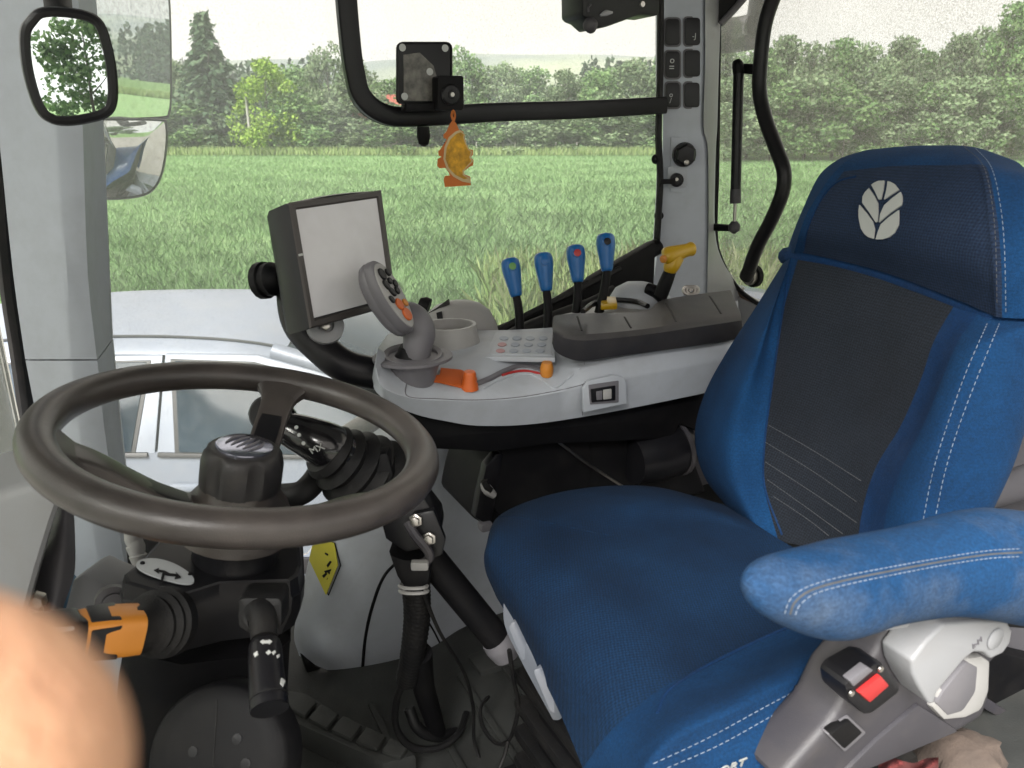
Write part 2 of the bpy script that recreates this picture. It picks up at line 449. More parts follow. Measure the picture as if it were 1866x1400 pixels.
M['label'] = pmat('pale_label', (.55, .58, .60), .4, var=.06)
M['label_yellow'] = pmat('yellow_label', (.78, .70, .04), .5, var=.08, dirt=.12)
M['mirror'] = pmat('mirror_glass', (.80, .84, .82), .0, 1, var=.03, rv=.02)
M['mirror_dusty'] = pmat('dusty_mirror_glass', (.72, .76, .75), .0, .93, var=.05, dirt=.75, dcol=(.52, .52, .50), ds=70, rv=.03)
M['glass'] = glass_mat('side_window_glass', (.98, .98, .965), .14, 260, (.60, .63, .60), base=.15)
M['glass_front'] = glass_mat('windscreen_glass', (.97, .985, .97), .12, 240, (.7, .72, .66), base=.06)
M['glass_rear'] = glass_mat('dusty_rear_glass', (.94, .945, .93), .45, 330, (.62, .62, .58), base=.12, lo=.50, hi=.68)
M['car_paint'] = pmat('silver_car_paint', (.25, .285, .345), .42, .1, var=.04, coat=.0, dirt=.22, dcol=(.42, .42, .40), ds=5)
M['car_glass'] = pmat('dark_car_glass', (.02, .035, .05), .12, 0, var=.4, vs=2, spec=.12, dirt=.35, dcol=(.10, .12, .14), ds=24)
M['car_trim'] = pmat('black_car_trim', (.02, .02, .022), .5)
M['car_gap'] = pmat('door_shut_line', (.05, .055, .06), .6)

# ================================================================== SETTING: ground, field, hills
def ground_mat(name, c1, c2, c3, s1, s2, bump=.4, bdist=.03, rows=None):
    m = bpy.data.materials.new(name); m.use_nodes = True
    N, L = m.node_tree.nodes, m.node_tree.links
    b = N['Principled BSDF']; b.inputs['Roughness'].default_value = .95; b.inputs['Specular IOR Level'].default_value = .15
    tc = N.new('ShaderNodeTexCoord')
    mp = N.new('ShaderNodeMapping'); L.new(tc.outputs['Object'], mp.inputs[0])
    if rows: mp.inputs['Rotation'].default_value = (0, 0, rows[0]); mp.inputs['Scale'].default_value = (1, rows[1], 1)
    n1 = N.new('ShaderNodeTexNoise'); n1.inputs['Scale'].default_value = s1; n1.inputs['Detail'].default_value = 8; n1.inputs['Roughness'].default_value = .7
    n2 = N.new('ShaderNodeTexNoise'); n2.inputs['Scale'].default_value = s2; n2.inputs['Detail'].default_value = 4
    L.new(mp.outputs[0], n1.inputs['Vector']); L.new(mp.outputs[0], n2.inputs['Vector'])
    r1 = N.new('ShaderNodeMapRange'); r1.inputs[1].default_value = .35; r1.inputs[2].default_value = .65; L.new(n1.outputs[0], r1.inputs[0])
    r2 = N.new('ShaderNodeMapRange'); r2.inputs[1].default_value = .42; r2.inputs[2].default_value = .66; L.new(n2.outputs[0], r2.inputs[0])
    m1 = N.new('ShaderNodeMix'); m1.data_type = 'RGBA'; m1.inputs[6].default_value = (*c1, 1); m1.inputs[7].default_value = (*c2, 1); L.new(r1.outputs[0], m1.inputs[0])
    m2 = N.new('ShaderNodeMix'); m2.data_type = 'RGBA'; m2.inputs[7].default_value = (*c3, 1); L.new(r2.outputs[0], m2.inputs[0]); L.new(m1.outputs[2], m2.inputs[6])
    L.new(m2.outputs[2], b.inputs['Base Color'])
    bp = N.new('ShaderNodeBump'); bp.inputs['Strength'].default_value = bump; bp.inputs['Distance'].default_value = bdist
    L.new(n1.outputs[0], bp.inputs['Height']); L.new(bp.outputs[0], b.inputs['Normal'])
    return m
def sheet(name, x0, x1, y0, y1, z, mat, nx=2, ny=2, fz=None):
    xs, ys = np.linspace(x0, x1, nx), np.linspace(y0, y1, ny)
    v = [(x, y, z + (fz(x, y) if fz else 0)) for y in ys for x in xs]
    f = [(j * nx + i, j * nx + i + 1, (j + 1) * nx + i + 1, (j + 1) * nx + i) for j in range(ny - 1) for i in range(nx - 1)]
    o = make(name, (np.array(v), f), mat, loc=(0, 0, 0)); o['kind'] = 'structure'
    return o
M['meadow'] = ground_mat('rough_meadow', (.06, .12, .035), (.10, .18, .055), (.13, .20, .07), 1.5, .25)
M['crop'] = ground_mat('young_wheat_rows', (.155, .265, .11), (.19, .305, .135), (.22, .325, .145), 7, .35, bump=.9, bdist=.12, rows=(.06, 1.9))
M['gravel'] = ground_mat('gravel_yard', (.15, .145, .135), (.27, .26, .245), (.19, .18, .165), 30, 2.2, bump=.7, bdist=.01)
ground = sheet('ground', -4500, 4500, -4500, 4500, -.02, M['meadow'])
sheet('gravel_yard', -40, 30, -30, 6.6, 0.0, M['gravel'])
sheet('wheat_field', -260, 260, 6.7, 80, .012, M['crop'])

M['leafA'] = leaf_mat('leaf_mid_green', (.055, .11, .04), (.10, .175, .065), (.16, .24, .10))
M['leafB'] = leaf_mat('leaf_bright_green', (.13, .24, .03), (.22, .35, .055), (.32, .45, .09))
M['leafC'] = leaf_mat('leaf_grey_green', (.075, .12, .06), (.125, .18, .095), (.19, .24, .14))
M['leafD'] = leaf_mat('needles_dark_green', (.03, .06, .033), (.055, .095, .052), (.09, .13, .075))
M['bark'] = pmat('bark', (.10, .085, .07), .9, var=.3, vs=3)
M['birch'] = pmat('pale_weathered_pole', (.42, .41, .38), .8, var=.2, vs=2)

def quads_mesh(name, c, ax, ay, mat):
    """many small leaf faces: centre and two half-axes each"""
    n = len(c)
    v = np.empty((n, 4, 3)); v[:, 0] = c - ax * .9; v[:, 1] = c + ay; v[:, 2] = c + ax; v[:, 3] = c - ay * .8
    me = bpy.data.meshes.new(name)
    me.vertices.add(n * 4); me.vertices.foreach_set('co', v.reshape(-1))
    me.loops.add(n * 4); me.loops.foreach_set('vertex_index', np.arange(n * 4, dtype=np.int32))
    me.polygons.add(n); me.polygons.foreach_set('loop_start', np.arange(0, n * 4, 4, dtype=np.int32))
    me.polygons.foreach_set('loop_total', np.full(n, 4, np.int32))
    me.update(calc_edges=True); me.validate()
    me.materials.append(mat)
    return me
def rdir(n): d = rng.normal(size=(n, 3)); return d / np.linalg.norm(d, axis=1)[:, None]
def crown_mesh(name, seed, n=5200, leaf=.020, shape='round'):
    """crown in a unit box: height 1, half width .5"""
    global rng
    rng = np.random.default_rng(seed)
    k = 46
    cc = []
    for i in range(k):
        z = rng.uniform(.12, .97)
        prof = {'round': math.sin(math.pi * min(1, max(0, (z - .02) / .98)) ** .8) ** .6, 'tall': math.sin(math.pi * z ** .7) ** .7 * .8, 'bush': math.cos(math.pi / 2 * z * .92) ** .5}[shape]
        a = rng.uniform(0, 2 * math.pi); r = prof * .40 * math.sqrt(rng.uniform(.12, 1))
        cc.append((r * math.cos(a), r * math.sin(a), z, rng.uniform(.07, .15)))
    cc = np.array(cc)
    wt = cc[:, 3] ** 1.6; idx = rng.choice(k, n, p=wt / wt.sum())
    d = rdir(n); d[:, 2] *= .75
    rr = cc[idx, 3] * (rng.uniform(.45, 1, n) ** .5)
    c = cc[idx, :3] + d * rr[:, None]
    c += rng.normal(size=(n, 3)) * .012
    c[:, 2] = np.maximum(c[:, 2], .02)
    a = rdir(n); b = np.cross(a, d + rng.normal(size=(n, 3)) * .6); b /= np.linalg.norm(b, axis=1)[:, None] + 1e-9
    s = leaf * rng.uniform(.5, 1.35, n)[:, None]
    return quads_mesh(name, c, a * s, b * s * .75, M['leafA'])
def spruce_mesh(name, seed, n_w=44):
    rng2 = np.random.default_rng(seed)
    C, AX, AY = [], [], []
    for i in range(n_w):
        t = i / n_w
        z = .06 + .92 * t
        R = .5 * (1 - t) ** .85 * rng2.uniform(.8, 1.08) + .012
        nb = int(18 - 9 * t)
        for b in range(nb):
            a = rng2.uniform(0, 2 * math.pi); L = R * rng2.uniform(.65, 1.1)
            m = int(16 * (L / .5)) + 5
            for q in range(m):
                s = (q + rng2.uniform()) / m
                p = A(math.cos(a) * L * s, math.sin(a) * L * s, z - .11 * L * s + .05 * L * s * s + rng2.normal() * .004)
                side = A(-math.sin(a), math.cos(a), 0) * rng2.normal() * .05 * (1.1 - s)
                C.append(p + side + A(0, 0, -abs(rng2.normal()) * .012))
                ang = a + rng2.normal() * .7
                ln = .036 * rng2.uniform(.6, 1.3)
                AX.append(A(math.cos(ang), math.sin(ang), -.35 + rng2.normal() * .25) * ln)
                AY.append(A(-math.sin(ang), math.cos(ang), rng2.normal() * .5) * ln * .5)
    return quads_mesh(name, np.array(C), np.array(AX), np.array(AY), M['leafD'])
CROWN = {'round': [crown_mesh('crown', s) for s in (11, 12, 13)], 'tall': [crown_mesh('crown', s, shape='tall') for s in (21, 22)],
         'bush': [crown_mesh('crown', s, 3800, .024, 'bush') for s in (31, 32)], 'spruce': [spruce_mesh('crown', s) for s in (41, 42)]}
def trunk_mesh():
    g = [tube([(0, 0, 0), (.006, .003, .3), (-.006, .006, .6), (0, 0, .92)], [.020, .015, .009, .002], n=8, sub=3)]
    for z, a, L in ((.22, .3, .26), (.30, 2.3, .28), (.38, 4.2, .26), (.48, 1.2, .22), (.55, 3.2, .2), (.64, 5.2, .16)):
        d = A(math.cos(a), math.sin(a), .7)
        g.append(tube([A(0, 0, z), A(0, 0, z) + d * L * .5, A(0, 0, z) + d * L + A(0, 0, .03)], [.008, .005, .0015], n=6, sub=3))
    v, f = join(*g)
    me = bpy.data.meshes.new('trunk'); me.from_pydata([tuple(x) for x in v], [], f); me.materials.append(M['bark']); finish(me)
    return me
TRUNK = trunk_mesh()
ORD = ['first', 'second', 'third', 'fourth', 'fifth', 'sixth', 'seventh', 'eighth', 'ninth', 'tenth', 'eleventh', 'twelfth', 'thirteenth', 'fourteenth', 'fifteenth', 'sixteenth', 'seventeenth', 'eighteenth', 'nineteenth', 'twentieth']
def tree(name, label, x, y, h, wdt, shape, mat, var=0, group=None, rot=None, base=0.):
    t = thing(name, label, 'tree' if 'bush' not in name else 'bush', (x, y, base), group)
    r = random.uniform(0, 6.28) if rot is None else rot
    cr = bpy.data.objects.new('crown', CROWN[shape][var % len(CROWN[shape])])
    COL.objects.link(cr); cr.parent = t; cr.rotation_euler = (0, 0, r); cr.scale = (wdt, wdt, h)
    cr.material_slots[0].link = 'OBJECT'; cr.material_slots[0].material = M[mat]
    tr = bpy.data.objects.new('trunk', TRUNK)
    COL.objects.link(tr); tr.parent = t; tr.rotation_euler = (0, 0, r); tr.scale = (h * .8, h * .8, h)
    return t
def tree_px(name, label, u, vt, wpx, y, shape, mat, var=0, group=None):
    p = PY(u, vt, y)
    D = y / (CT + (CV - 270) / FPX * ST)
    return tree(name, label, p[0], y, p[2], wpx / FPX * D, shape, mat, var, group)

# prominent trees
tree_px('spruce_tree', 'tall dark spruce rising above the other trees at the field edge', 364, 14, 190, 84, 'spruce', 'leafD', 0)
tree_px('linden_tree', 'bright yellow-green rounded tree beside the tall spruce', 480, 112, 165, 80, 'round', 'leafB', 0)
far_row = [(205, 60, 120, 90, 'spruce', 'leafD'), (262, 75, 130, 92, 'spruce', 'leafD'), (316, 120, 110, 88, 'tall', 'leafC'),
           (420, 150, 130, 88, 'round', 'leafA'), (535, 118, 130, 92, 'round', 'leafA'), (592, 82, 120, 90, 'tall', 'leafC'), (650, 118, 120, 92, 'round', 'leafC'),
           (715, 138, 130, 88, 'round', 'leafA'), (775, 120, 120, 90, 'round', 'leafC'), (848, 88, 130, 88, 'tall', 'leafA'), (905, 112, 130, 90, 'round', 'leafC'),
           (965, 126, 130, 92, 'round', 'leafA'), (1030, 132, 130, 90, 'round', 'leafC'), (1095, 122, 140, 90, 'round', 'leafA'), (1160, 112, 140, 88, 'round', 'leafC'),
           (1225, 104, 130, 88, 'tall', 'leafA')]
for i, (u, vt, wp, y, sh, mt) in enumerate(far_row):
    kind = {'spruce': 'dark spruce', 'round': 'round-crowned leafy tree', 'tall': 'tall leafy tree'}[sh]
    tree_px({'spruce': 'spruce_tree', 'round': 'leafy_tree', 'tall': 'leafy_tree'}[sh], '%s, %s from the left in the far tree row' % (kind, ORD[i]), u, vt, wp * 1.15, y, sh, mt, i, 'trees in the row left of the pillar')
front = [(250, 200, 120), (330, 190, 120), (415, 215, 110), (555, 178, 120), (615, 190, 110), (668, 172, 120), (735, 196, 120), (800, 190, 110), (870, 192, 120), (940, 205, 110),
         (1005, 196, 120), (1075, 190, 120), (1140, 196, 120), (1205, 190, 110)]
for i, (u, vt, wp) in enumerate(front):
    tree_px('hedge_bush', 'low leafy bush, %s from the left along the field edge left of the pillar' % ORD[i], u, vt, wp * 1.6, 81.5 + (i % 3) * .8, 'bush', ('leafC', 'leafA', 'leafC', 'leafA', 'leafC')[i % 5], i, 'bushes along the field edge')
right_row = [(1320, 96, 130), (1378, 80, 130), (1432, 76, 130), (1488, 84, 125), (1540, 80, 130), (1596, 84, 125), (1650, 78, 130), (1704, 84, 125), (1756, 74, 130), (1806, 58, 130), (1858, 18, 140), (1930, 4, 160)]
for i, (u, vt, wp) in enumerate(right_row):
    tree_px('leafy_tree', 'grey-green tree behind the dusty rear glass, %s from the left in its row' % ORD[i], u, vt, wp * 1.2, 68 + (i * 7 % 5), ('tall', 'round')[i % 2], ('leafC', 'leafA', 'leafC')[i % 3], i, 'trees seen through the rear glass')
lowr = [(1350, 150), (1415, 160), (1480, 145), (1550, 158), (1620, 148), (1690, 160), (1760, 146), (1830, 150), (1900, 140)]
for i, (u, vt) in enumerate(lowr):
    tree_px('hedge_bush', 'bush at the foot of the trees behind the rear glass, %s from the left' % ORD[i], u, vt, 200, 64 + (i % 3) * .9, 'bush', ('leafC', 'leafA')[i % 2], i, 'bushes seen through the rear glass')
# trees round the rest of the place (seen in the mirrors and from beside)
for i in range(24):
    a = math.radians(60 + i * 10.2)
    d = 60 + (i * 37 % 23)
    x, y = d * math.sin(a), d * math.cos(a)
    if y > 55: continue
    sh = ('round', 'tall', 'spruce', 'bush')[i % 4]
    tree('spruce_tree' if sh == 'spruce' else 'leafy_tree', 'tree behind the yard, %s going round from the right' % (ORD[i] if i < 20 else ['twenty-first', 'twenty-second', 'twenty-third', 'twenty-fourth'][i - 20]), x, y, 9 + (i * 5 % 6), 8 + (i % 3), sh, ('leafA', 'leafC', 'leafD', 'leafA')[i % 4], i, 'trees round the yard')

# pole at the field edge
pb = PY(460, 290, 79.0)
tag(make('utility_pole', tube([(pb[0], 79, 0), (PY(447, 168, 79)[0], 79, PY(447, 168, 79)[2])], [.17, .11], n=10, sub=1), M['birch'], loc=(pb[0], 79, 0)), 'slim pale pole standing before the bright green tree', 'pole')
# fence stakes by the far edge
for i, u in enumerate((868, 905, 938, 975, 1012, 1050)):
    p = PY(u, 285, 79.5)
    tag(make('fence_post', join(tube([(p[0], 79.5, 0), (p[0] + .03, 79.5, 1.25)], [.06, .05], n=8, sub=1), lathe([(.07, 1.2), (.07, 1.27), (.02, 1.33)], A(p[0] + .03, 79.5, 0), A(0, 0, 1), 8)), M['birch'], loc=(p[0], 79.5, 0)),
        'thin fence post at the far field edge, %s of six from the left' % ORD[i], 'fence post', 'fence posts at the field edge')
# red roofed house between the far trees and a white van by the hedge
hp = PY(722, 285, 86)
hs = thing('farm_house', 'small house with red roof half hidden behind the bushes', 'house', (hp[0], 86, 0))
hz = PY(722, 172, 86)[2]
M['roof_red'] = pmat('red_roof_tiles', (.30, .075, .05), .8, var=.2, vs=1)
M['plaster'] = pmat('pale_plaster', (.55, .5, .43), .9, var=.1, vs=1)
make('wall', rbox(A(hp[0], 86.5, (hz - 2.4) / 2), (8, 5, hz - 2.4)), M['plaster'], hs)
make('roof', prism([A(hp[0] - 4.4, 83.6, hz - 2.45), A(hp[0] - 4.4, 89.4, hz - 2.45), A(hp[0] - 4.4, 86.5, hz)], A(8.8, 0, 0)), M['roof_red'], hs)
for dx in (-2.2, 0, 2.2): make('window', rbox(A(hp[0] + dx, 83.98, (hz - 2.4) * .55), (1., .06, 1.2), None, .02), M['car_glass'], hs)
vp = PY(915, 284, 82.5)
vn = thing('white_van', 'small white vehicle roof showing over the crop at the far field edge', 'van', (vp[0], 82.5, 0))
make('body', prism([A(vp[0] - 1.9, 81.7, .35), A(vp[0] + 1.9, 81.7, .35), A(vp[0] + 1.95, 81.7, .95), A(vp[0] + 1.2, 81.7, 1.15), A(vp[0] + .6, 81.7, 1.75), A(vp[0] - 1.6, 81.7, 1.8), A(vp[0] - 1.95, 81.7, 1.1)], A(0, 1.7, 0), .08), pmat('dull_white_paint', (.5, .52, .52), .4), vn)
make('window', prism([A(vp[0] - 1.4, 81.67, 1.15), A(vp[0] + .9, 81.67, 1.15), A(vp[0] + .5, 81.67, 1.6), A(vp[0] - 1.4, 81.67, 1.62)], A(0, .02, 0)), M['car_glass'], vn)
for dx in (-1.2, 1.25):
    make('wheel', lathe([(.1, -.1), (.31, -.1), (.33, -.06), (.33, .06), (.31, .1), (.1, .1)], A(vp[0] + dx, 81.75, .33), A(0, 1, 0), 18), M['rubber'], vn)

# far land
def ridge(name, y, x0, x1, zfun, depth, mat, n=120):
    xs = np.linspace(x0, x1, n)
    v, f = [], []
    prof = [(-depth, 0.), (-depth * .55, .45), (-depth * .2, .88), (0, 1.), (depth * .5, .7)]
    for dy, k in prof:
        for x in xs: v.append((x, y + dy, zfun(x) * k - 2 * (k < .01)))
    for j in range(len(prof) - 1):
        for i in range(n - 1): f.append((j * n + i, j * n + i + 1, (j + 1) * n + i + 1, (j + 1) * n + i))
    o = make(name, (np.array(v), f), mat, loc=(0, y, 0)); o['kind'] = 'structure'
    return o
def wob(x, s, seed): return math.sin(x / s + seed) + .5 * math.sin(x / s * 2.3 + seed * 2.1) + .3 * math.sin(x / s * 5.1 + seed * 3.7)
M['far_hill'] = ground_mat('far_wooded_hill', (.04, .065, .05), (.055, .085, .055), (.20, .23, .11), .004, .0022, bump=.0)
M['mid_hill'] = ground_mat('mid_hill_meadow', (.05, .075, .055), (.06, .085, .06), (.14, .17, .09), .02, .008, bump=.0)
ridge('hills', 2600, -3600, 3600, lambda x: 222 + 9 * wob(x, 420, 1.3) - 14 * (abs(x + 400) < 120), 900, M['far_hill'], 260)
ridge('low_hill', 900, -1200, 1300, lambda x: 50 + 6 * wob(x, 170, 4.), 380, M['mid_hill'], 160)
# far wood on the ridge behind the trees: reads as one mass
def far_wood():
    C, X, Y = [], [], []
    r2 = np.random.default_rng(5)
    for k in range(1500):
        y = r2.uniform(300, 380)
        x = r2.uniform(-330, 360)
        u = CU + FPX * x / (y * 1.06)
        if 640 < u < 1045 and r2.uniform() < .93: continue
        h = y * ((.086 if u < 700 or u > 1045 else .055) + .003 * wob(x, 40, 2.)) * r2.uniform(.8, 1.08)
        m = 46
        z = r2.uniform(.0, 1, m); rad = (1.02 - z) * .22 * h * r2.uniform(.5, .8) + .4
        a = r2.uniform(0, 6.28, m)
        C.append(np.c_[x + rad * np.cos(a), y + rad * np.sin(a), z * h]); 
        d = r2.normal(size=(m, 3)); d /= np.linalg.norm(d, axis=1)[:, None]
        e = np.cross(d, r2.normal(size=(m, 3))); e /= np.linalg.norm(e, axis=1)[:, None]
        X.append(d * 1.5); Y.append(e * 1.1)
    me = quads_mesh('far_wood', np.vstack(C), np.vstack(X), np.vstack(Y), M['leafD'])
    o = bpy.data.objects.new('far_wood', me); COL.objects.link(o)
    tag(o, 'dark far wood along the ridge behind the tree row', 'wood', kind='stuff')
far_wood()

# growing crop and wild grass: uncountable blades
def blades(name, n, y0, y1, hmin, hmax, wid, mat, label, cat, lean=.35, pw=1.6, xspread=.8, rows=0, clump=0, xmin=None):
    r2 = np.random.default_rng(len(name) + n)
    y = y0 + (y1 - y0) * r2.uniform(0, 1, n) ** pw
    x = r2.uniform(-1, 1, n) * (y * xspread + 3)
    if rows: x = x  # drilled rows run nearly across the view
    if rows: y = np.round(y / rows) * rows + r2.normal(size=n) * rows * .16
    if clump:
        k = 900
        ci = r2.integers(0, k, n); cy = y0 + (y1 - y0) * r2.uniform(0, 1, k) ** pw; cx = r2.uniform(-1, 1, k) * (cy * xspread + 3)
        keep = r2.uniform(0, 1, n) < .6
        x = np.where(keep, cx[ci] + r2.normal(size=n) * .22, x); y = np.where(keep, cy[ci] + r2.normal(size=n) * .22, y)
    y = np.clip(y, y0, y1)
    if xmin is not None: x = np.where(x < xmin(y), -x * .9 + 1, x)
    h = r2.uniform(hmin, hmax, n) * (1 + .18 * np.sin(x * .9) * np.sin(y * .7))
    a = r2.uniform(0, 2 * np.pi, n); ln = h * np.abs(r2.normal(size=n)) * lean
    wx, wy = np.cos(a + 1.57), np.sin(a + 1.57)
    # blades keep wide towards the viewer often enough
    W = wid * (.45 + y / 26.) * r2.uniform(.6, 1.3, n)
    base = np.c_[x, y, np.zeros(n) + .01]
    sd_ = np.c_[wx, wy, np.zeros(n)] * W[:, None]
    mid = base + np.c_[np.cos(a) * ln * .35, np.sin(a) * ln * .35, h * .6]
    tip = base + np.c_[np.cos(a) * ln, np.sin(a) * ln, h]
    v = np.stack([base - sd_, base + sd_, mid + sd_ * .7, tip, mid - sd_ * .7], 1).reshape(-1, 3)
    me = bpy.data.meshes.new(name)
    me.vertices.add(n * 5); me.vertices.foreach_set('co', v.reshape(-1))
    me.loops.add(n * 5); me.loops.foreach_set('vertex_index', np.arange(n * 5, dtype=np.int32))
    me.polygons.add(n); me.polygons.foreach_set('loop_start', np.arange(0, n * 5, 5, dtype=np.int32)); me.polygons.foreach_set('loop_total', np.full(n, 5, np.int32))
    me.update(calc_edges=True)
    me.materials.append(mat)
    o = bpy.data.objects.new(name, me); COL.objects.link(o)
    return tag(o, label, cat, kind='stuff')
M['wheat'] = leaf_mat('wheat_blades', (.16, .275, .115), (.19, .31, .14), (.23, .35, .17), patch=.2)
M['wild'] = leaf_mat('wild_grass', (.21, .33, .11), (.29, .40, .15), (.38, .46, .21))
M['seed'] = leaf_mat('seed_heads', (.34, .42, .2), (.42, .48, .25), (.52, .55, .34))
blades('wheat_crop', 440000, 6.9, 78, .13, .27, .0019, M['wheat'], 'green wheat crop covering the field beyond the window', 'crop', pw=1.7, rows=.17)
blades('verge_grass', 30000, 6.8, 13.5, .2, .5, .0035, M['wild'], 'taller yellow-green wild grass between the yard and the crop', 'grass', pw=1.0, clump=1, xmin=lambda y: -.04 * y)
blades('seeding_grass', 900, 8.5, 13, .45, .72, .0032, M['seed'], 'pale seeding grass stalks standing above the verge', 'grass', lean=.25, pw=1.0, clump=1, xmin=lambda y: -.04 * y)

r9 = np.random.default_rng(99)
_n = 26000
_ex = r9.uniform(-110, 110, _n); _ey = r9.uniform(77.5, 80.5, _n); _eh = r9.uniform(.5, 1.0, _n)
_c = np.c_[_ex, _ey, _eh * .5]; _a = np.c_[r9.normal(size=_n) * .12, r9.normal(size=_n) * .05, _eh * .55]; _b = np.c_[np.full(_n, .07), r9.normal(size=_n) * .03, np.zeros(_n)]
M['edge'] = leaf_mat('edge_grass', (.13, .20, .07), (.18, .25, .09), (.24, .30, .13))
_me = quads_mesh('far_edge_grass', _c, _a, _b, M['edge'])
_o = bpy.data.objects.new('far_edge_grass', _me); COL.objects.link(_o)
tag(_o, 'pale rough grass strip along the far edge of the field', 'grass', kind='stuff')

# ================================================================== PARKED CAR (nose to the right)
def car():
    t = thing('parked_car', 'silver hatchback parked beside the tractor, seen through the lower window', 'car', (-1.2, 3.6, 0))
    YN, YF = 2.86, 4.50                                  # near and far body sides
    def yside(z):                                        # near side: bulges at the belt, leans in above
        if z < 1.05: return YN + .05 * ((z - .7) / .35) ** 2 * (1 if z < .7 else .5)
        return YN + .025 + (z - 1.05) * .50
    # shell stations along X: (x, [(z heights)]) outlines: sill .28, belt zb, hood or deck
    st = []
    top = [(-3.15, .82), (-3.05, 1.0), (-2.7, 1.06), (-2.0, 1.07), (-1.4, 1.065), (-.8, 1.05), (-.2, 1.02), (.1, 1.0), (.5, .94), (.9, .84), (1.12, .66), (1.17, .52)]
    for x, zt in top:
        taper = .0 if -2.8 < x < .6 else (.10 if x > 0 else .07) * min(1, abs(x - (.6 if x > 0 else -2.8)) / .5)
        ring = []
        for z in (.26, .45, .7, zt - .08, zt): ring.append((x, yside(min(z, 1.05)) + taper, max(.26, z)))
        ring.append((x, (YN + YF) / 2, zt + .03))
        for z in (zt, zt - .08, .7, .45, .26): ring.append((x, YN + YF - yside(min(z, 1.05)) - taper, max(.26, z)))
        st.append(ring)
    make('body', loft(st, 3), M['car_paint'], t, 50)
    # greenhouse: roof and glass
    roof = []
    zr = lambda x: 1.475 - .05 * ((x + 1.75) / .9) ** 2
    RX = [(-2.72, 1.36, .12), (-2.5, 1.42, .05), (-2.1, 1.462, 0), (-1.6, 1.475, 0), (-1.3, 1.468, 0), (-1.1, 1.452, .0), (-.95, 1.43, .02)]
    for x, z, tp in RX:
        yn = yside(z - .045) + tp * .4; yf = YN + YF - yn; m = (yn + yf) / 2
        roof.append([(x, yn, z - .05), (x, yn + .035, z - .012), (x, yn + .14, z + .014), (x, m, z + .085), (x, yf - .14, z + .014), (x, yf - .035, z - .012), (x, yf, z - .05), (x, yf - .05, z - .075), (x, yn + .05, z - .075)])
    rf = make('roof', loft(roof, 4), M['car_paint'], t, 60)
    make('roof_seam', tube([(x, yside(z) + .06, z + .007) for x, z, tp in RX], .006, n=6), M['car_gap'], rf)
    make('aerial_base', lathe([(.035, 0), (.03, .02), (.008, .05)], A(-2.3, 3.68, 1.49), A(0, 0, 1), 14), M['car_trim'], rf)
    # windscreen with its pillars
    ys = lambda z: yside(z)
    W = [(-.98, 1.432), (-.60, 1.325), (-.12, 1.14), (.14, 1.025)]
    ws = [[(x, ys(z) + .04, z), (x + .06, 3.2, z + .012), (x + .08, 3.68, z + .018), (x + .06, 4.16, z + .012), (x, YN + YF - ys(z) - .04, z)] for x, z in W]
    make('windscreen', loft(ws, 4, close=False, cap=False), M['car_glass'], t)
    for s in (0, 1):
        f = (lambda p: p) if s == 0 else (lambda p: A(p[0], YN + YF - p[1], p[2]))
        make('front_pillar', tube([f(A(x - .01, ys(z) + .02, z)) for x, z in W], .038, n=10), M['car_paint'], t)
    # side doors and windows on the near side, mirrored on the far side
    def panel(name, pts, off, th, mat, par, bev=.004, far=False):
        g = [A(x, (yside(z) - off) if not far else (YN + YF - yside(z) + off), z) for x, z in pts]
        return make(name, prism(g, A(0, th if not far else -th, 0), bev), mat, par)
    for far in (False, True):
        rear = [(-2.32, 1.075), (-1.55, 1.075), (-1.515, 1.395), (-2.12, 1.385), (-2.3, 1.25)]
        frnt = [(-1.33, 1.075), (-.16, 1.055), (-.50, 1.225), (-.80, 1.33), (-1.05, 1.39), (-1.37, 1.40)]
        d1 = panel('rear_door', [(-2.42, .36), (-1.444, .36), (-1.444, 1.05), (-2.42, 1.05)], .004, .03, M['car_paint'], t, .012, far)
        d2 = panel('front_door', [(-1.435, .36), (-.30, .36), (-.20, 1.035), (-1.435, 1.05)], .004, .03, M['car_paint'], t, .012, far)
        panel('window_frame', [(-2.42, 1.06), (-1.444, 1.06), (-1.439, 1.425), (-2.1, 1.415), (-2.36, 1.28)], .006, .02, M['car_paint'], d1, .006, far)
        panel('window_frame', [(-1.435, 1.06), (-.04, 1.045), (-.46, 1.25), (-.80, 1.365), (-1.05, 1.425), (-1.43, 1.43)], .006, .02, M['car_paint'], d2, .006, far)
        for q, dd in ((rear, d1), (frnt, d2)):
            c = np.mean(q, 0)
            panel('window_seal', [tuple(c + (np.array(p) - c) * 1.07) for p in q], .0095, .02, M['car_trim'], dd, .003, far)
            panel('window', [tuple(c + (np.array(p) - c) * 1.03) for p in q], .013, .02, M['car_glass'], dd, .003, far)
        panel('belt_strip', [(-2.34, 1.052), (-1.47, 1.052), (-1.47, 1.068), (-2.34, 1.068)], .016, .02, M['car_trim'], d1, .003, far)
        panel('belt_strip', [(-1.43, 1.052), (-.12, 1.036), (-.12, 1.05), (-1.43, 1.068)], .016, .02, M['car_trim'], d2, .003, far)
        for x, dd in ((-2.3, d1), (-1.3, d2)):
            yh = (yside(.9) - .02) if not far else YN + YF - yside(.9) + .02
            make('handle', rbox(A(x, yh, .93), (.17, .03, .028), None, .01), M['car_paint'], dd)
        panel('side_moulding', [(-2.40, .52), (-.32, .52), (-.30, .60), (-2.40, .60)], .012, .02, M['car_trim'], t, .006, far)
        ym = (YN - .13) if not far else (YF + .13)
        make('door_mirror', rbox(A(-.22, ym, 1.08), (.12, .20, .13), None, .04, 3), M['car_paint'], t)
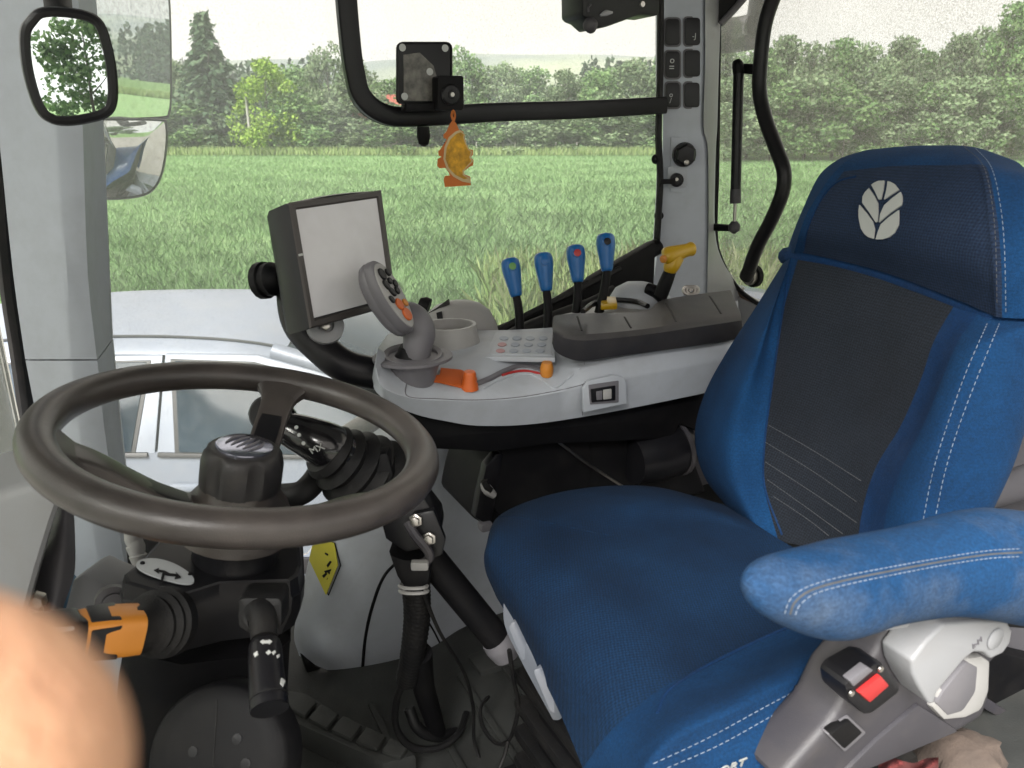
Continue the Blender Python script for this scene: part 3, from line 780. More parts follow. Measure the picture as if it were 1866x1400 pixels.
        for x in (-2.42, .42):
            yw = (YN + .085) if not far else (YF - .085)
            wh = make('wheel', lathe([(.16, -.1), (.29, -.1), (.315, -.06), (.315, .06), (.29, .1), (.16, .1)], A(x, yw, .315), A(0, 1, 0), 28), M['rubber'], t)
            make('rim', lathe([(.04, -.075), (.05, -.095), (.18, -.085), (.2, -.105), (.205, -.07), (.2, .07), (.1, .08)], A(x, yw, .315), A(0, 1 if not far else -1, 0), 24), M['steel'], wh)
    make('headlight', rbox(A(1.03, 3.0, .68), (.12, .22, .12), None, .03), M['car_glass'], t)
    make('headlight', rbox(A(1.03, 4.36, .68), (.12, .22, .12), None, .03), M['car_glass'], t)
    make('rear_window', prism([A(-2.78, 3.12, 1.33), A(-3.0, 3.02, 1.07), A(-3.0, 4.34, 1.07), A(-2.78, 4.24, 1.33)], A(-.012, 0, .006)), M['car_glass'], t)
    for y in (3.0, 4.36): make('rear_pillar', tube([(-2.62, y + (.1 if y < 3.5 else -.1), 1.38), (-2.85, y + (.04 if y < 3.5 else -.04), 1.2), (-3.0, y, 1.04)], [.06, .07, .08], n=10), M['car_paint'], t)
    make('quarter_panel', prism([A(x, yside(z) + .003, z) for x, z in ((-2.35, 1.05), (-2.9, 1.05), (-2.7, 1.36), (-2.12, 1.42), (-2.33, 1.27))], A(0, .05, 0), .01), M['car_paint'], t)
    [make('seat', rbox(A(x, y, .95), (.16, .5, .62), None, .06), M['car_trim'], t) for x in (-1.35, -2.3) for y in (3.3, 4.05)]
car()

# ================================================================== TRACTOR CAB
ZF = 1.33                                                # cab floor
cab = thing('tractor_cab', 'tractor cab shell with grey pillars, dark floor and dusty windows', 'cab', T(.6, .7, ZF))
def wall_ring(v, uL, uC, uR, yL, yC, yR, back=.10):
    a, b, c = PY(uL, v, yL), PY(uC, v, yC), PY(uR, v, yR)
    return [a, a * .25 + b * .75, b + (a - b) * .06, b + (c - b) * .06, b * .25 + c * .75, c, c + A(-.03, back, 0), (b + A(.0, back * 1.4, 0)), a + A(.0, back, 0)]
# right front pillar
secs = [(-900, -172, 14, 106), (-450, -106, 50, 124), (-90, -52, 78, 138), (60, -25, 92, 146), (240, -3, 104, 151), (500, 24, 120, 160), (655, 46, 130, 177)]
fp = make('front_pillar', loft([wall_ring(v, a, b, c, 1.25, 1.22, 1.232) for v, a, b, c in secs], 3), M['grey_trim'], cab, 30)
secs = [(657.5, 46.5, 130.5, 177.5), (780, 70, 145, 190), (900, 92, 160, 208), (1060, 120, 185, 232), (1300, 160, 222, 275)]
make('pillar_lower_trim', loft([wall_ring(v, a, b, c, 1.25, 1.22, 1.232) for v, a, b, c in secs], 3), M['grey_trim'], fp, 30)
make('clip_cap', lathe([(.012, 0), (.011, .004), (.004, .006)], PY(125, 750, 1.222), A(.1, -1, .2), 16), M['grey_trim'], fp)
make('windscreen_seal', tube([PY(u, v, 1.27) for u, v in ((-158, -880), (-98, -450), (-40, -60), (-8, 240), (14, 500), (34, 640), (48, 740), (64, 860), (95, 1040))], .014, n=8), M['rubber'], cab)
# right rear pillar with its switch panel
def rp(v, a, b, c): return wall_ring(v, a, b, c, 1.90, 1.885, 2.02, .08)
secs = [(-455, 1208, 1283, 1320), (-80, 1207, 1283, 1314), (30, 1206, 1283, 1313), (120, 1206, 1283, 1310), (230, 1208, 1280, 1307), (262, 1208, 1287, 1305), (330, 1207, 1289, 1303), (420, 1202, 1289, 1303), (470, 1197, 1288, 1314), (515, 1190, 1287, 1342), (560, 1182, 1287, 1384), (640, 1175, 1290, 1470)]
RPg = loft([rp(*s) for s in secs], 3)
bp_ = make('rear_pillar', RPg, M['grey_trim'], cab, 28)
RPB = bvh_of(RPg)
pale = loft([[PY(b + 2, v, 1.882), PY(c - 1, v, 2.012), PY(c - 1, v, 2.04), PY(b + 2, v, 1.92)] for v, a, b, c in secs], 3)
make('pillar_edge_trim', pale, M['grey_pale'], bp_, 30)
def on_pillar(poly, off, thick, mat, name, par, bev=.0015):
    p = [PY(u, v, 1.893 - off) for u, v in poly]
    return make(name, prism(p, A(0, -thick, 0), bev), mat, par)
sw = []
for (u0, v0, u1, v1) in ((1212, 35, 1238, 83), (1247, 33, 1275, 83), (1212, 94, 1238, 142), (1247, 92, 1275, 140), (1213, 151, 1238, 196), (1247, 151, 1274, 196)):
    on_pillar(rrect(u0 - 3, v0 - 3, u1 + 3, v1 + 3, 8), .0, .004, M['grey_mid'], 'switch_bezel', bp_)
    sw.append(on_pillar(rrect(u0, v0, u1, v1, 6), .003, .006, M['black_soft'], 'rocker_switch', bp_))
def pm(s, u, v, size, par, y, mat='white', name='symbol'):
    return make(name, text_geo(s, size, PY(u, v, y), A(1, 0, 0), A(0, 0, 1)), M[mat], par)
pm('-J', 1265, 66, .016, sw[1], 1.8815); pm('o', 1225, 110, .02, sw[2], 1.8815); pm('=', 1224, 124, .022, sw[2], 1.8815)
pm('o', 1223, 173, .016, sw[4], 1.8815); pm('/', 1222, 184, .016, sw[4], 1.8815)
on_pillar([(1222, 250), (1278, 250), (1279, 352), (1222, 350)], -.002, .004, M['grey_trim'], 'access_panel', bp_)
kc = PY(1246, 282, 1.885)
kn = make('rotary_knob', join(lathe([(.026, 0), (.028, .006), (.026, .012)], kc, A(-.05, -1, 0), 24), lathe([(.024, .012), (.025, .03), (.02, .036), (.004, .037)], kc, A(-.05, -1, 0), 6)), M['black_soft'], bp_, 30)
make('knob_tip', lathe([(.006, 0), (.006, .008), (.002, .01)], PY(1250, 296, 1.855), A(0, -1, 0), 10), M['steel'], kn)
on_pillar(rrect(1216, 303, 1252, 342, 6), .002, .003, M['grey'], 'ignition_plate', bp_)
kl = make('ignition_lock', lathe([(.016, 0), (.016, .010), (.010, .012), (.009, .014)], PY(1232, 328, 1.884), A(0, -1, 0), 18), M['black_soft'], bp_)
make('key', rbox(PY(1217, 331, 1.862), (.035, .004, .012), None, .0018), M['black'], kl)
make('key_slot', lathe([(.004, 0), (.004, .003)], PY(1233, 327, 1.869), A(0, -1, 0), 8), M['steel'], kl)
make('roof_corner_trim', prism([PY(u, v, 2.0) for u, v in ((1296, -60), (1398, -60), (1318, 38), (1306, 40), (1302, 20))], A(0, .05, 0), .006), M['black'], cab)
make('roof_corner_lip', tube([PY(u, v, 1.995) for u, v in ((1404, -62), (1350, 4), (1313, 44))], .008, n=8), M['grey_mid'], cab)
# right side window: glass, lower frame and bolts
LW = 1.53
def pane(name, poly, l, mat, th=.005): return make(name, prism([PL(u, v, l) for u, v in poly], LD * th), mat, cab)
pane('side_glass', [(92, -760), (1215, -450), (1205, 440), (930, 600), (760, 760), (560, 1010), (236, 1100), (178, 660)], LW, M['glass'])
for u, v in ((1194, 290), (1199, 393)):
    make('glass_bolt', lathe([(.011, 0), (.012, .004), (.008, .012), (.003, .014)], PL(u, v, LW), -LD, 14), M['black'], cab)
make('window_edge_seal', tube([PL(u, v, LW - .01) for u, v in ((1206, -440), (1204, -80), (1203, 120), (1200, 250), (1203, 330), (1197, 440))], .008, n=8), M['rubber'], cab)
make('sill_beam', tube([PL(u, v, LW - .02) for u, v in ((820, 660), (900, 615), (960, 588), (1030, 548), (1110, 500), (1200, 448))], [.022, .021, .02, .02, .02, .02], n=10), M['black'], cab)
make('sill_seal', tube([PL(u, v, LW - .045) for u, v in ((900, 608), (965, 572), (1050, 530), (1130, 490))], .008, n=8), M['rubber'], cab)
make('sill_pipe', tube([PL(u, v, LW - .10) for u, v in ((860, 650), (940, 607), (1010, 578), (1080, 552), (1120, 530))], .014, n=10), M['rubber'], cab)
make('sill_corner_panel', prism([PL(u, v, LW - .04) for u, v in ((1062, 533), (1080, 508), (1130, 478), (1196, 440), (1192, 530), (1150, 560), (1060, 575))], LD * .03, .006), M['black'], cab)
# upper frame of the opening side window
fpath = crom(np.array([PL(u, v, LW - .035) for u, v in ((592, -500), (610, -260), (626, -60), (636, 60), (645, 130), (660, 178), (700, 208), (760, 213), (900, 205), (1060, 200), (1210, 192))]), 8)
make('window_frame_bar', tube(fpath, .0185, n=16, sub=0, up=-LD, flat=.7, square=True), M['black_soft'], cab, 30)
make('frame_rubber_lip', tube(fpath + LD * .02 - ZD * .006, .013, n=8, sub=0), M['rubber'], cab)
make('window_latch', lathe([(.012, 0), (.013, .02), (.010, .032), (.003, .037)], PL(771, 231, LW - .05), A(0, 0, -1), 14), M['black'], cab)
make('exterior_handrail', tube([PL(u, v, LW + .12) for u, v in ((596, 822), (620, 803), (650, 784), (700, 752), (770, 700))], .026, n=12), M['grey_warm'], cab)
# rear glass with hinge post, seal
RW = 1.44
def prpt(u, v, r=RW): return PR(u, v, r)
make('rear_glass', prism([prpt(u, v) for u, v in ((1312, -430), (1309, 60), (1306, 300), (1303, 420), (1316, 478), (1345, 525), (1400, 570), (1470, 590), (2100, 640), (2100, -640))], RD * .005), M['glass_rear'], cab)
make('rear_glass_seal', tube([prpt(u, v, RW - .012) for u, v in ((1314, -420), (1311, -40), (1310, 60), (1307, 300), (1304, 420), (1313, 470), (1340, 520), (1372, 548), (1420, 575))], .006, n=8), M['rubber'], cab)
make('rear_glass_edge', tube([prpt(u, v, RW - .012) for u, v in ((1306, 60), (1303, 300), (1300, 420), (1309, 474), (1336, 524), (1368, 552), (1416, 580))], .005, n=8), pmat('rust_brown_seal', (.16, .10, .07), .7), cab)
make('rear_ledge', prism([prpt(u, v, RW - .03) for u, v in ((1360, 552), (1420, 580), (1560, 600), (2100, 660), (2100, 760), (1280, 700), (1290, 520))], RD * .06, .01), M['grey_pale'], cab)
make('handle_pivot', lathe([(.022, 0), (.022, .02), (.012, .026), (.008, .03)], prpt(1374, 503, RW - .01), -RD, 18), M['steel'], cab)
make('pivot_ring', lathe([(.028, 0), (.028, .012), (.024, .014)], prpt(1377, 503, RW - .005), -RD, 18), M['black'], cab)
make('outer_lamp_bracket', tube([prpt(1318, 66, RW + .14), prpt(1345, 63, RW + .14), prpt(1378, 56, RW + .14)], .045, n=12), M['grey_mid'], cab)
make('outer_lamp_post', tube([prpt(1376, 62, RW + .14), prpt(1386, 0, RW + .14), prpt(1394, -70, RW + .14)], .03, n=12), M['grey_mid'], cab)
# windscreen (seen at the far left), floor, roof and near-side frame
AP = T(-.19, 1.49, 0); AQ = T(-.55, -.1, 0)
make('windscreen', prism([A(AP[0], AP[1], 1.3), A(AQ[0], AQ[1], 1.3), A(AQ[0], AQ[1], 3.0), A(AP[0], AP[1], 3.0)], A(.004, -.002, 0)), M['glass_front'], cab)
make('cab_floor', prism([T(-.45, -.02, ZF), T(1.5, -.02, ZF), T(1.5, 1.6, ZF), T(-.25, 1.6, ZF)], A(0, 0, -.05)), M['mat'], cab)
make('cab_roof', prism([T(-.75, -.25, 3.02), T(1.65, -.25, 3.02), T(1.65, 1.75, 3.02), T(-.6, 1.75, 3.02)], A(0, 0, .22), .05, 3), M['grey_pale'], cab)
make('door_pillar', tube([T(1.40, .02, 1.3), T(1.42, .0, 2.2), T(1.36, .0, 3.04)], .05, n=12), M['grey_trim'], cab)
make('door_pillar', tube([T(-.62, -.06, 1.3), T(-.6, -.06, 2.2), T(-.58, -.04, 3.04)], .045, n=12), M['grey_trim'], cab)
make('lower_front_panel', prism([T(-.50, -.04, ZF), T(-.32, 1.5, ZF), T(-.32, 1.5, 1.62), T(-.50, -.04, 1.62)], RD * -.03), M['grey'], cab)
make('rear_wall', prism([T(RW + .01, .0, ZF), T(RW + .01, 1.6, ZF), T(RW + .01, 1.6, 1.86), T(RW + .01, .0, 1.86)], RD * .04), M['grey_mid'], cab)
make('side_wall', prism([T(.55, LW + .03, 1.25), T(1.5, LW + .03, 1.25), T(1.5, LW + .03, 1.90), T(.95, LW + .03, 1.86), T(.55, LW + .03, 1.5)], LD * .04), M['grey_mid'], cab)
# grey inner wheel arch below the console
FA = 1.27
rows = [[(545, 1195, .02), (600, 1222, -.02), (690, 1236, -.03), (780, 1238, -.02), (850, 1228, 0), (960, 1190, .02), (1080, 1150, .03)],
        [(536, 1150, .04), (590, 1165, -.035), (690, 1170, -.06), (780, 1170, -.05), (850, 1160, -.01), (960, 1130, .0), (1080, 1090, .01)],
        [(556, 1050, .06), (600, 1060, -.02), (690, 1060, -.06), (780, 1060, -.05), (850, 1055, -.02), (960, 1030, 0), (1080, 1000, 0)],
        [(582, 950, .08), (625, 955, 0), (690, 955, -.03), (780, 950, -.03), (860, 945, -.01), (960, 930, 0), (1080, 900, 0)],
        [(625, 860, .1), (655, 860, .02), (700, 858, 0), (780, 855, -.01), (860, 850, 0), (960, 840, 0), (1080, 820, 0)],
        [(668, 800, .12), (690, 800, .05), (730, 795, .03), (790, 790, .02), (860, 785, .02), (960, 780, .02), (1080, 760, .02)],
        [(700, 775, .3), (720, 770, .25), (760, 765, .2), (800, 762, .2), (860, 760, .2), (960, 755, .2), (1080, 740, .2)]]
ARCHg = surf([[PL(u, v, FA + o) for u, v, o in r] for r in rows], 6, 6)
arch = make('inner_wheel_arch', ARCHg, M['grey'], cab, 60)
AB = bvh_of(ARCHg)
def groove(name, line, rad, mat, par, b=AB, off=-.002):
    pts = [hit(b, *q) for q in crom(np.array(line, float), 8)]
    pts = [q[0] + q[1] * off for q in pts if q]
    return make(name, tube(pts, rad, n=6, sub=0), mat, par)
groove('panel_seam', [(728, 1020), (700, 1050), (680, 1100), (666, 1160), (660, 1225)], .004, M['black'], arch)
groove('panel_seam', [(772, 1120), (790, 1150), (808, 1185), (830, 1228)], .003, M['black'], arch)
make('arch_kick_plate', prism([PL(u, v, FA - .01) for u, v in ((552, 1205), (620, 1232), (760, 1246), (860, 1236), (980, 1200), (980, 1290), (760, 1310), (640, 1300), (575, 1275))], LD * .04, .006), M['black'], cab)
lab = make('warning_label', draped(AB, [(594, 983), (612, 990), (622, 1030), (600, 1084), (574, 1020), (580, 995)], .003, .001), M['label_yellow'], arch)
make('label_border', tube([hit(AB, u, v)[0] + hit(AB, u, v)[1] * .003 for u, v in ((594, 983), (612, 990), (622, 1030), (600, 1084), (574, 1020), (580, 995))], .0011, n=5, sub=0, closed=True), M['black'], lab)
for k, pl in enumerate(([(598, 1030), (604, 1022), (607, 1024), (600, 1034)], [(594, 1040), (608, 1036), (609, 1040), (596, 1044)], [(590, 1049), (597, 1043), (599, 1046), (593, 1053)], [(603, 1041), (610, 1050), (607, 1052), (600, 1043)], [(600, 1052), (606, 1056), (603, 1060), (598, 1055)], [(586, 1000), (601, 1010), (600, 1013), (585, 1003)], [(583, 1008), (592, 1015), (591, 1018), (582, 1011)])):
    make('pictogram', draped(AB, pl, .0042, .001), M['black'], lab)
# rubber floor mat blocks and step edge
st_ = make('step_ledge', prism([PZ(u, v, ZF + .05) for u, v in ((520, 1255), (560, 1262), (620, 1300), (720, 1345), (760, 1375), (700, 1392), (600, 1345), (522, 1310))], A(0, 0, -.049), .008), M['mat'], cab)
for q in (((548, 1268), (578, 1285), (556, 1312), (526, 1296)), ((585, 1290), (618, 1307), (596, 1334), (562, 1316)), ((626, 1311), (660, 1328), (640, 1354), (604, 1337)), ((668, 1332), (704, 1348), (688, 1372), (649, 1358)), ((712, 1352), (746, 1368), (730, 1388), (696, 1376))):
    make('tread_block', prism([PZ(u, v, ZF + .051) for u, v in q], A(0, 0, .009), .003), M['mat'], st_)
for k in range(9):
    make('floor_rib', rbox(T(.12 + .085 * k, .62, ZF + .004), (.012, 1.0, .008), TAX, .002), M['mat'], cab)
# front corner: pale dash flank, dark flap, bracket, loader mount outside
make('dash_flank', prism([P(u, v, .80) for u, v in ((-120, 920), (0, 896), (62, 876), (112, 906), (96, 955), (70, 1040), (44, 1135), (-10, 1330), (-120, 1500))], A(-.05, .12, 0), .012, 3), M['grey_pale'], cab)
make('dark_flap', surf([[P(102, 905, .93), P(118, 912, .92), P(134, 918, .93)], [P(80, 985, .92), P(112, 990, .90), P(137, 985, .92)], [P(62, 1050, .91), P(100, 1060, .89), P(135, 1050, .91)], [P(70, 1130, .90), P(92, 1135, .88), P(112, 1120, .90)], [P(66, 1230, .90), P(84, 1235, .88), P(100, 1230, .90)]], 5, 5), M['grey_mid'], cab, 60)
for u, v in ((70, 1091), (64, 1110)): make('flank_bolt', lathe([(.010, 0), (.010, .008), (.007, .012)], P(u, v, .86), A(.3, -1, .1), 6), M['steel'], cab)
make('column_bracket', prism([P(u, v, .95) for u, v in ((130, 1058), (150, 1046), (168, 1056), (212, 1074), (216, 1120), (190, 1150), (120, 1145), (112, 1130))], A(.01, .05, 0), .006), M['grey_pale'], cab)
make('bracket_bush', lathe([(.02, 0), (.02, .012), (.013, .013), (.013, .02), (.008, .021)], P(205, 1094, .93), A(.5, -.8, .2), 18), M['grey_mid'], cab)
make('side_lower_panel', prism([P(u, v, 1.16) for u, v in ((105, 1120), (225, 1110), (300, 1160), (330, 1420), (330, 1700), (60, 1700), (60, 1300))], A(0, .03, 0), .01), M['grey'], cab)
make('plug_connector', join(*[lathe([(.010, 0), (.012, .01), (.010, .02), (.012, .022), (.009, .036)], P(u, v, 1.1), A(.2, -.3, -1), 12) for u, v in ((240, 968), (246, 985))]), M['grey_warm'], cab)
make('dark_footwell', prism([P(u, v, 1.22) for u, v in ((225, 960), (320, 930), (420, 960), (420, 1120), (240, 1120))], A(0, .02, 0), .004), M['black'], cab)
# outside of the tractor: loader mount, rear mudguard and tyre
make('loader_mount', prism([P(u, v, 1.42) for u, v in ((-80, 900), (-10, 862), (60, 826), (110, 880), (230, 1090), (300, 1300), (120, 1300), (-80, 1100))], A(-.03, .10, 0), .02), M['paint_teal'], cab)
gd = []
for a in np.linspace(-.2, 3.3, 16):
    gd.append([T(1.75 - .92 * math.cos(a), l, .85 + .92 * math.sin(a) + dz) for l, dz in ((1.62, 0), (1.70, .03), (1.95, .04), (2.18, .02), (2.24, -.04))])
make('rear_mudguard', surf(gd, 2, 3), M['paint_blue'], cab, 60)
ty = make('rear_tyre', lathe([(.35, -.22), (.72, -.24), (.80, -.18), (.82, 0), (.80, .18), (.72, .24), (.35, .22)], T(1.75, 1.92, .82), LD, 48), M['rubber'], cab)
make('wheel_rim', lathe([(.08, .1), (.3, .08), (.36, .2), (.4, .215), (.4, .1)], T(1.75, 1.92, .82), LD, 36), M['grey_pale'], ty)
for k in range(24):
    a = 2 * math.pi * k / 24
    er = math.cos(a) * RD + math.sin(a) * ZD
    make('lug', rbox(T(1.75, 1.92 + (.1 if k % 2 else -.1), .82) + er * .835, (.05, .22, .05), [np.cross(LD, er), LD, er], .01, 1), M['rubber'], ty)

# ================================================================== MIRRORS
mi = thing('interior_mirror', 'rounded interior mirror in a thick black frame at the upper left', 'mirror', P(120, 120, .90))
mn = nrm(A(.30, -.95, -.015))
mo = [(52, 36), (70, 20), (110, 18), (160, 26), (184, 42), (198, 80), (208, 130), (210, 180), (200, 206), (170, 218), (120, 225), (86, 218), (64, 190), (46, 130), (40, 80), (42, 52)]
def mp_(u, v, off=0): return PP(u, v, P(120, 120, .90) + mn * off, mn)
shell = [[mp_(u, v, .0) for u, v in mo], [mp_(125 + (u - 125) * 1.04, 122 + (v - 122) * 1.03, -.004) for u, v in mo], [mp_(122 + (u - 125) * 1.03, 122 + (v - 122) * 1.02, -.022) for u, v in mo], [mp_(118 + (u - 125) * .8, 122 + (v - 122) * .8, -.04) for u, v in mo]]
shell = [crom(np.array(s), 4, True) for s in shell]
hs_ = make('mirror_housing', loft(shell), M['black_soft'], mi, 35)
inn = crom(np.array([mp_(126 + (u - 125) * .86, 122 + (v - 122) * .9, .0015) for u, v in mo]), 4, True)
make('frame_lip', tube(crom(np.array([mp_(126 + (u - 125) * .93, 122 + (v - 122) * .955, .0) for u, v in mo]), 4, True), .006, n=8, sub=0, closed=True), M['black_soft'], mi)
make('mirror_glass', prism(list(inn), -mn * .003), M['mirror'], mi)
make('mirror_arm', tube([mp_(112, 40, -.035), P(105, 0, .96), P(106, -80, 1.04), P(100, -640, 1.12)], .016, n=10), M['black'], mi)
ex = thing('exterior_mirror', 'tall dusty two-piece exterior mirror beyond the front pillar', 'mirror', P(235, 200, 2.2))
en = nrm(RD * .78 - LD * .62 - ZD * .05)
def ep_(u, v, off=0, n=en): return PP(u, v, P(235, 200, 2.2) + n * off, n)
up_o = [(176, -40), (230, -60), (300, -45), (309, 0), (312, 100), (312, 180), (308, 208), (296, 216), (200, 219), (176, 214), (168, 190), (168, 80)]
lo_o = [(166, 222), (200, 217), (290, 218), (304, 226), (304, 270), (294, 322), (272, 352), (230, 362), (180, 362), (160, 352), (157, 330), (160, 260)]
en2 = nrm(RD * .48 - LD * .83 - ZD * .26)
for nm, outl, nn in (('main', up_o, en), ('wide', lo_o, en2)):
    ctr = P(235, 200, 2.2) if nm == 'main' else P(235, 290, 2.2)
    def ep_(u, v, off=0, n=nn, ctr=ctr): return PP(u, v, ctr + n * off, n)
    en = nn
    c = np.mean(outl, 0)
    gg = lambda k, off: crom(np.array([ep_(c[0] + (u - c[0]) * k, c[1] + (v - c[1]) * k, off) for u, v in outl]), 4, True)
    make('mirror_shell', loft([gg(1.0, 0), gg(1.02, -.01), gg(1.0, -.05), gg(.7, -.09)]), M['rubber'], ex, 40)
    if nm == 'main': make('main_glass', prism(list(gg(.965, .002)), -en * .003), M['mirror_dusty'], ex)
    else:
        ring = [gg(k, .002 + .022 * (1 - k * k)) for k in (.955, .8, .6, .4, .2, .05)]
        make('wide_angle_glass', loft([ring[0] - en * .003] + ring), M['mirror_dusty'], ex, 60)
en = nrm(RD * .78 - LD * .62 - ZD * .05)
def ep_(u, v, off=0, n=en): return PP(u, v, P(235, 200, 2.2) + n * off, n)
make('mirror_arm', tube([ep_(235, 0, -.07), ep_(235, -120, -.09), T(-.1, 1.75, 3.05)], .02, n=10), M['black'], ex)
make('marker_lamp', lathe([(.02, 0), (.022, .02), (.015, .035)], ep_(236, -2, -.02), -en, 12), M['orange'], ex)

# ================================================================== STEERING WHEEL AND COLUMN
WN = nrm(A(.2007, .0086, 1)); WC = P(447, 797, .78); WR = .1662 * .78 / .72
wa = nrm(np.cross(A(0, 1, 0), WN)); wb_ = np.cross(WN, wa)
def wpt(ang, r, h=0): return WC + r * (math.cos(ang) * wa + math.sin(ang) * wb_) + WN * h
sw_ = thing('steering_wheel', 'large worn dark steering wheel with three spokes and a ribbed hub knob', 'steering wheel', WC)
make('rim', tube([wpt(a, WR) for a in np.linspace(0, 2 * math.pi, 72, endpoint=False)], .0174, n=20, sub=0, closed=True, up=WN, flat=.95), M['wheel'], sw_, 60)
HC = WC - WN * .072
make('hub', lathe([(.058, -.035), (.057, -.02), (.050, .0), (.041, .012), (.040, .02)], HC, WN, 36), M['wheel'], sw_)
nk = 60
kp = []
for (r, h, rib) in ((.040, .018, 0), (.0405, .022, .3), (.0405, .045, 1), (.038, .056, .6), (.034, .060, 0), (.030, .0615, 0), (.001, .0615, 0)):
    kp.append([HC + WN * h + (r - (.0040 * rib if (k % 10) in (0, 1, 2) else 0)) * (math.cos(2 * math.pi * k / nk) * wa + math.sin(2 * math.pi * k / nk) * wb_) for k in range(nk)])
kb = make('hub_knob', loft(kp), M['knob'], sw_, 35)
bd = make('badge', lathe([(.028, .0612), (.028, .0635), (.026, .0645), (.001, .0652)], HC, WN, 36), M['chrome'], sw_)
for k in range(-2, 3):
    d = nrm(wa * math.cos(1.2) + wb_ * math.sin(1.2)); e = np.cross(WN, d)
    make('badge_leaf', tube([HC + WN * .0655 + e * (.007 * k) - d * .012, HC + WN * .0658 + e * .008 * k + d * .004, HC + WN * .0655 + e * .006 * k + d * .016], [.0006, .0016, .0006], n=5, sub=2), M['grey_mid'], bd)
def spoke(a, w0, w1):
    mid = make('spoke', tube([wpt(a, .034, -.078), wpt(a, .065, -.066), wpt(a, .10, -.044), wpt(a, .135, -.020), wpt(a, WR - .008, -.004)], [w0 * .5, w0 * .5, w0 * .5, w0 * .5, w1 * .5], n=16, sub=4, up=WN, flat=.36, square=True), M['wheel'], sw_, 40)
    make('spoke_flare', tube([wpt(a, WR - .05, -.026), wpt(a, WR - .028, -.012), wpt(a, WR - .004, 0)], [w0 * .50, w0 * .60, w0 * 1.15], n=16, sub=4, up=WN, flat=.30, square=True), M['wheel'], mid, 40)
    make('spoke_inlay', tube([wpt(a, .05, -.0655), wpt(a, .085, -.0475), wpt(a, .122, -.0225)], w0 * .37, n=16, sub=3, up=WN, flat=.12, square=True), M['black_soft'], mid, 40)
spoke(math.radians(93), .036, .044); spoke(math.radians(212), .040, .046); spoke(math.radians(331), .040, .046)

scol = thing('steering_column', 'black plastic steering column cowl under the steering wheel', 'steering column', T(-.02, .65, ZF))
CP = WC - WN * .145
def cp_(u, v, off=0): return PP(u, v, CP + WN * off, WN)
topo = [(300, 975), (545, 978), (551, 1030), (545, 1052), (530, 1061), (400, 1066), (318, 1092), (226, 1066), (224, 1050), (252, 1028)]
lowo = [(300, 990), (552, 1000), (553, 1060), (546, 1092), (528, 1100), (404, 1108), (318, 1135), (222, 1110), (218, 1090), (250, 1050)]
def cring(o, off): return [cp_(u, v, off) for u, v in o]
c1 = cring(topo, 0)
mc = np.mean(c1, 0)
def grow(r, k, h): return [mc + (p - mc) * k + WN * h for p in r]
R2 = cring([(300, 1000), (553, 1005), (554, 1085), (547, 1106), (530, 1116), (404, 1122), (322, 1150), (226, 1122), (220, 1100), (250, 1060)], -.036)
R3 = cring([(300, 1010), (546, 1020), (547, 1112), (536, 1140), (512, 1156), (404, 1168), (330, 1188), (240, 1162), (230, 1132), (255, 1090)], -.064)
cow = make('cowl', loft([grow(c1, .94, .003), grow(c1, .985, .001), grow(c1, 1.0, -.006), [p * .55 + q * .45 for p, q in zip(c1, R2)], [(p * .5 + q * .5) + (q - mc) * .02 for p, q in zip(c1, R2)], R2, R3]), M['black_soft'], scol, 26)
make('column_neck', lathe([(.046, -.02), (.044, .01), (.044, .03), (.05, .045)], CP + WN * .0 + wb_ * .01, WN, 30), M['black_soft'], scol)
lowp = lambda r, k, dz, sh=0: [mc + (p - mc) * k + A(0, 0, dz) + RD * sh for p in r]
S1 = cring([(290, 1060), (530, 1065), (528, 1176), (505, 1200), (470, 1208), (404, 1214), (330, 1222), (240, 1200), (228, 1170), (255, 1110)], -.09)
S2 = cring([(280, 1180), (515, 1180), (522, 1296), (505, 1326), (460, 1340), (404, 1345), (320, 1345), (226, 1308), (214, 1262), (250, 1200)], -.20)
S3 = cring([(270, 1300), (510, 1300), (516, 1420), (490, 1465), (450, 1480), (404, 1490), (300, 1490), (245, 1440), (222, 1385), (250, 1320)], -.34)
S4 = [A(p[0], p[1], ZF + .002) for p in S3]
make('column_shroud', loft([[p * .9 + q * .1 for p, q in zip(S1, R3)], S1, S2, S3, S4], 3), M['black'], scol, 60)
dg = lathe([(.072, -.03), (.070, .0), (.066, .004), (.05, .007), (.002, .009)], P(398, 1385, .742), nrm(A(-.1, -.78, .5)), 40)
dome = make('shroud_cover', dg, M['black'], scol, 60)
DGB = bvh_of(dg)
seam_pts = [hit(DGB, u, v) for u, v in ((395, 1275), (395, 1300), (393, 1330), (391, 1360), (388, 1398))]
make('cover_seam', tube([q[0] for q in seam_pts if q], .0009, n=5), M['rubber'], dome)
for u, v in ((352, 1370), (432, 1347), (448, 1392)):
    q = hit(DGB, u, v)
    if q: make('screw', lathe([(.0052, -.001), (.005, .0008), (.003, .001)], q[0], q[1], 12), M['black_soft'], dome)
plo = ell(301, 1047, 55, 17, .30, 32)
plo = [(u, v - 6 * math.cos((u - 301) / 40)) for u, v in plo]
pt = make('direction_plate', prism([cp_(u, v, .0045) for u, v in plo], WN * .0015), M['label'], scol)
for ar in ([(292, 1060), (296, 1044), (288, 1042), (290, 1046), (280, 1040), (290, 1036), (288, 1039), (300, 1041), (310, 1046), (322, 1047), (320, 1043), (330, 1053), (318, 1056), (320, 1051), (306, 1050), (300, 1048), (297, 1061)],):
    make('arrow_symbol', prism([cp_(u, v, .0065) for u, v in ar], WN * .0008), M['black'], pt)
for u, v in ((259, 1036), (346, 1056)): make('plate_rivet', lathe([(.0025, .006), (.002, .0075)], cp_(u, v), WN, 10), M['black'], pt)
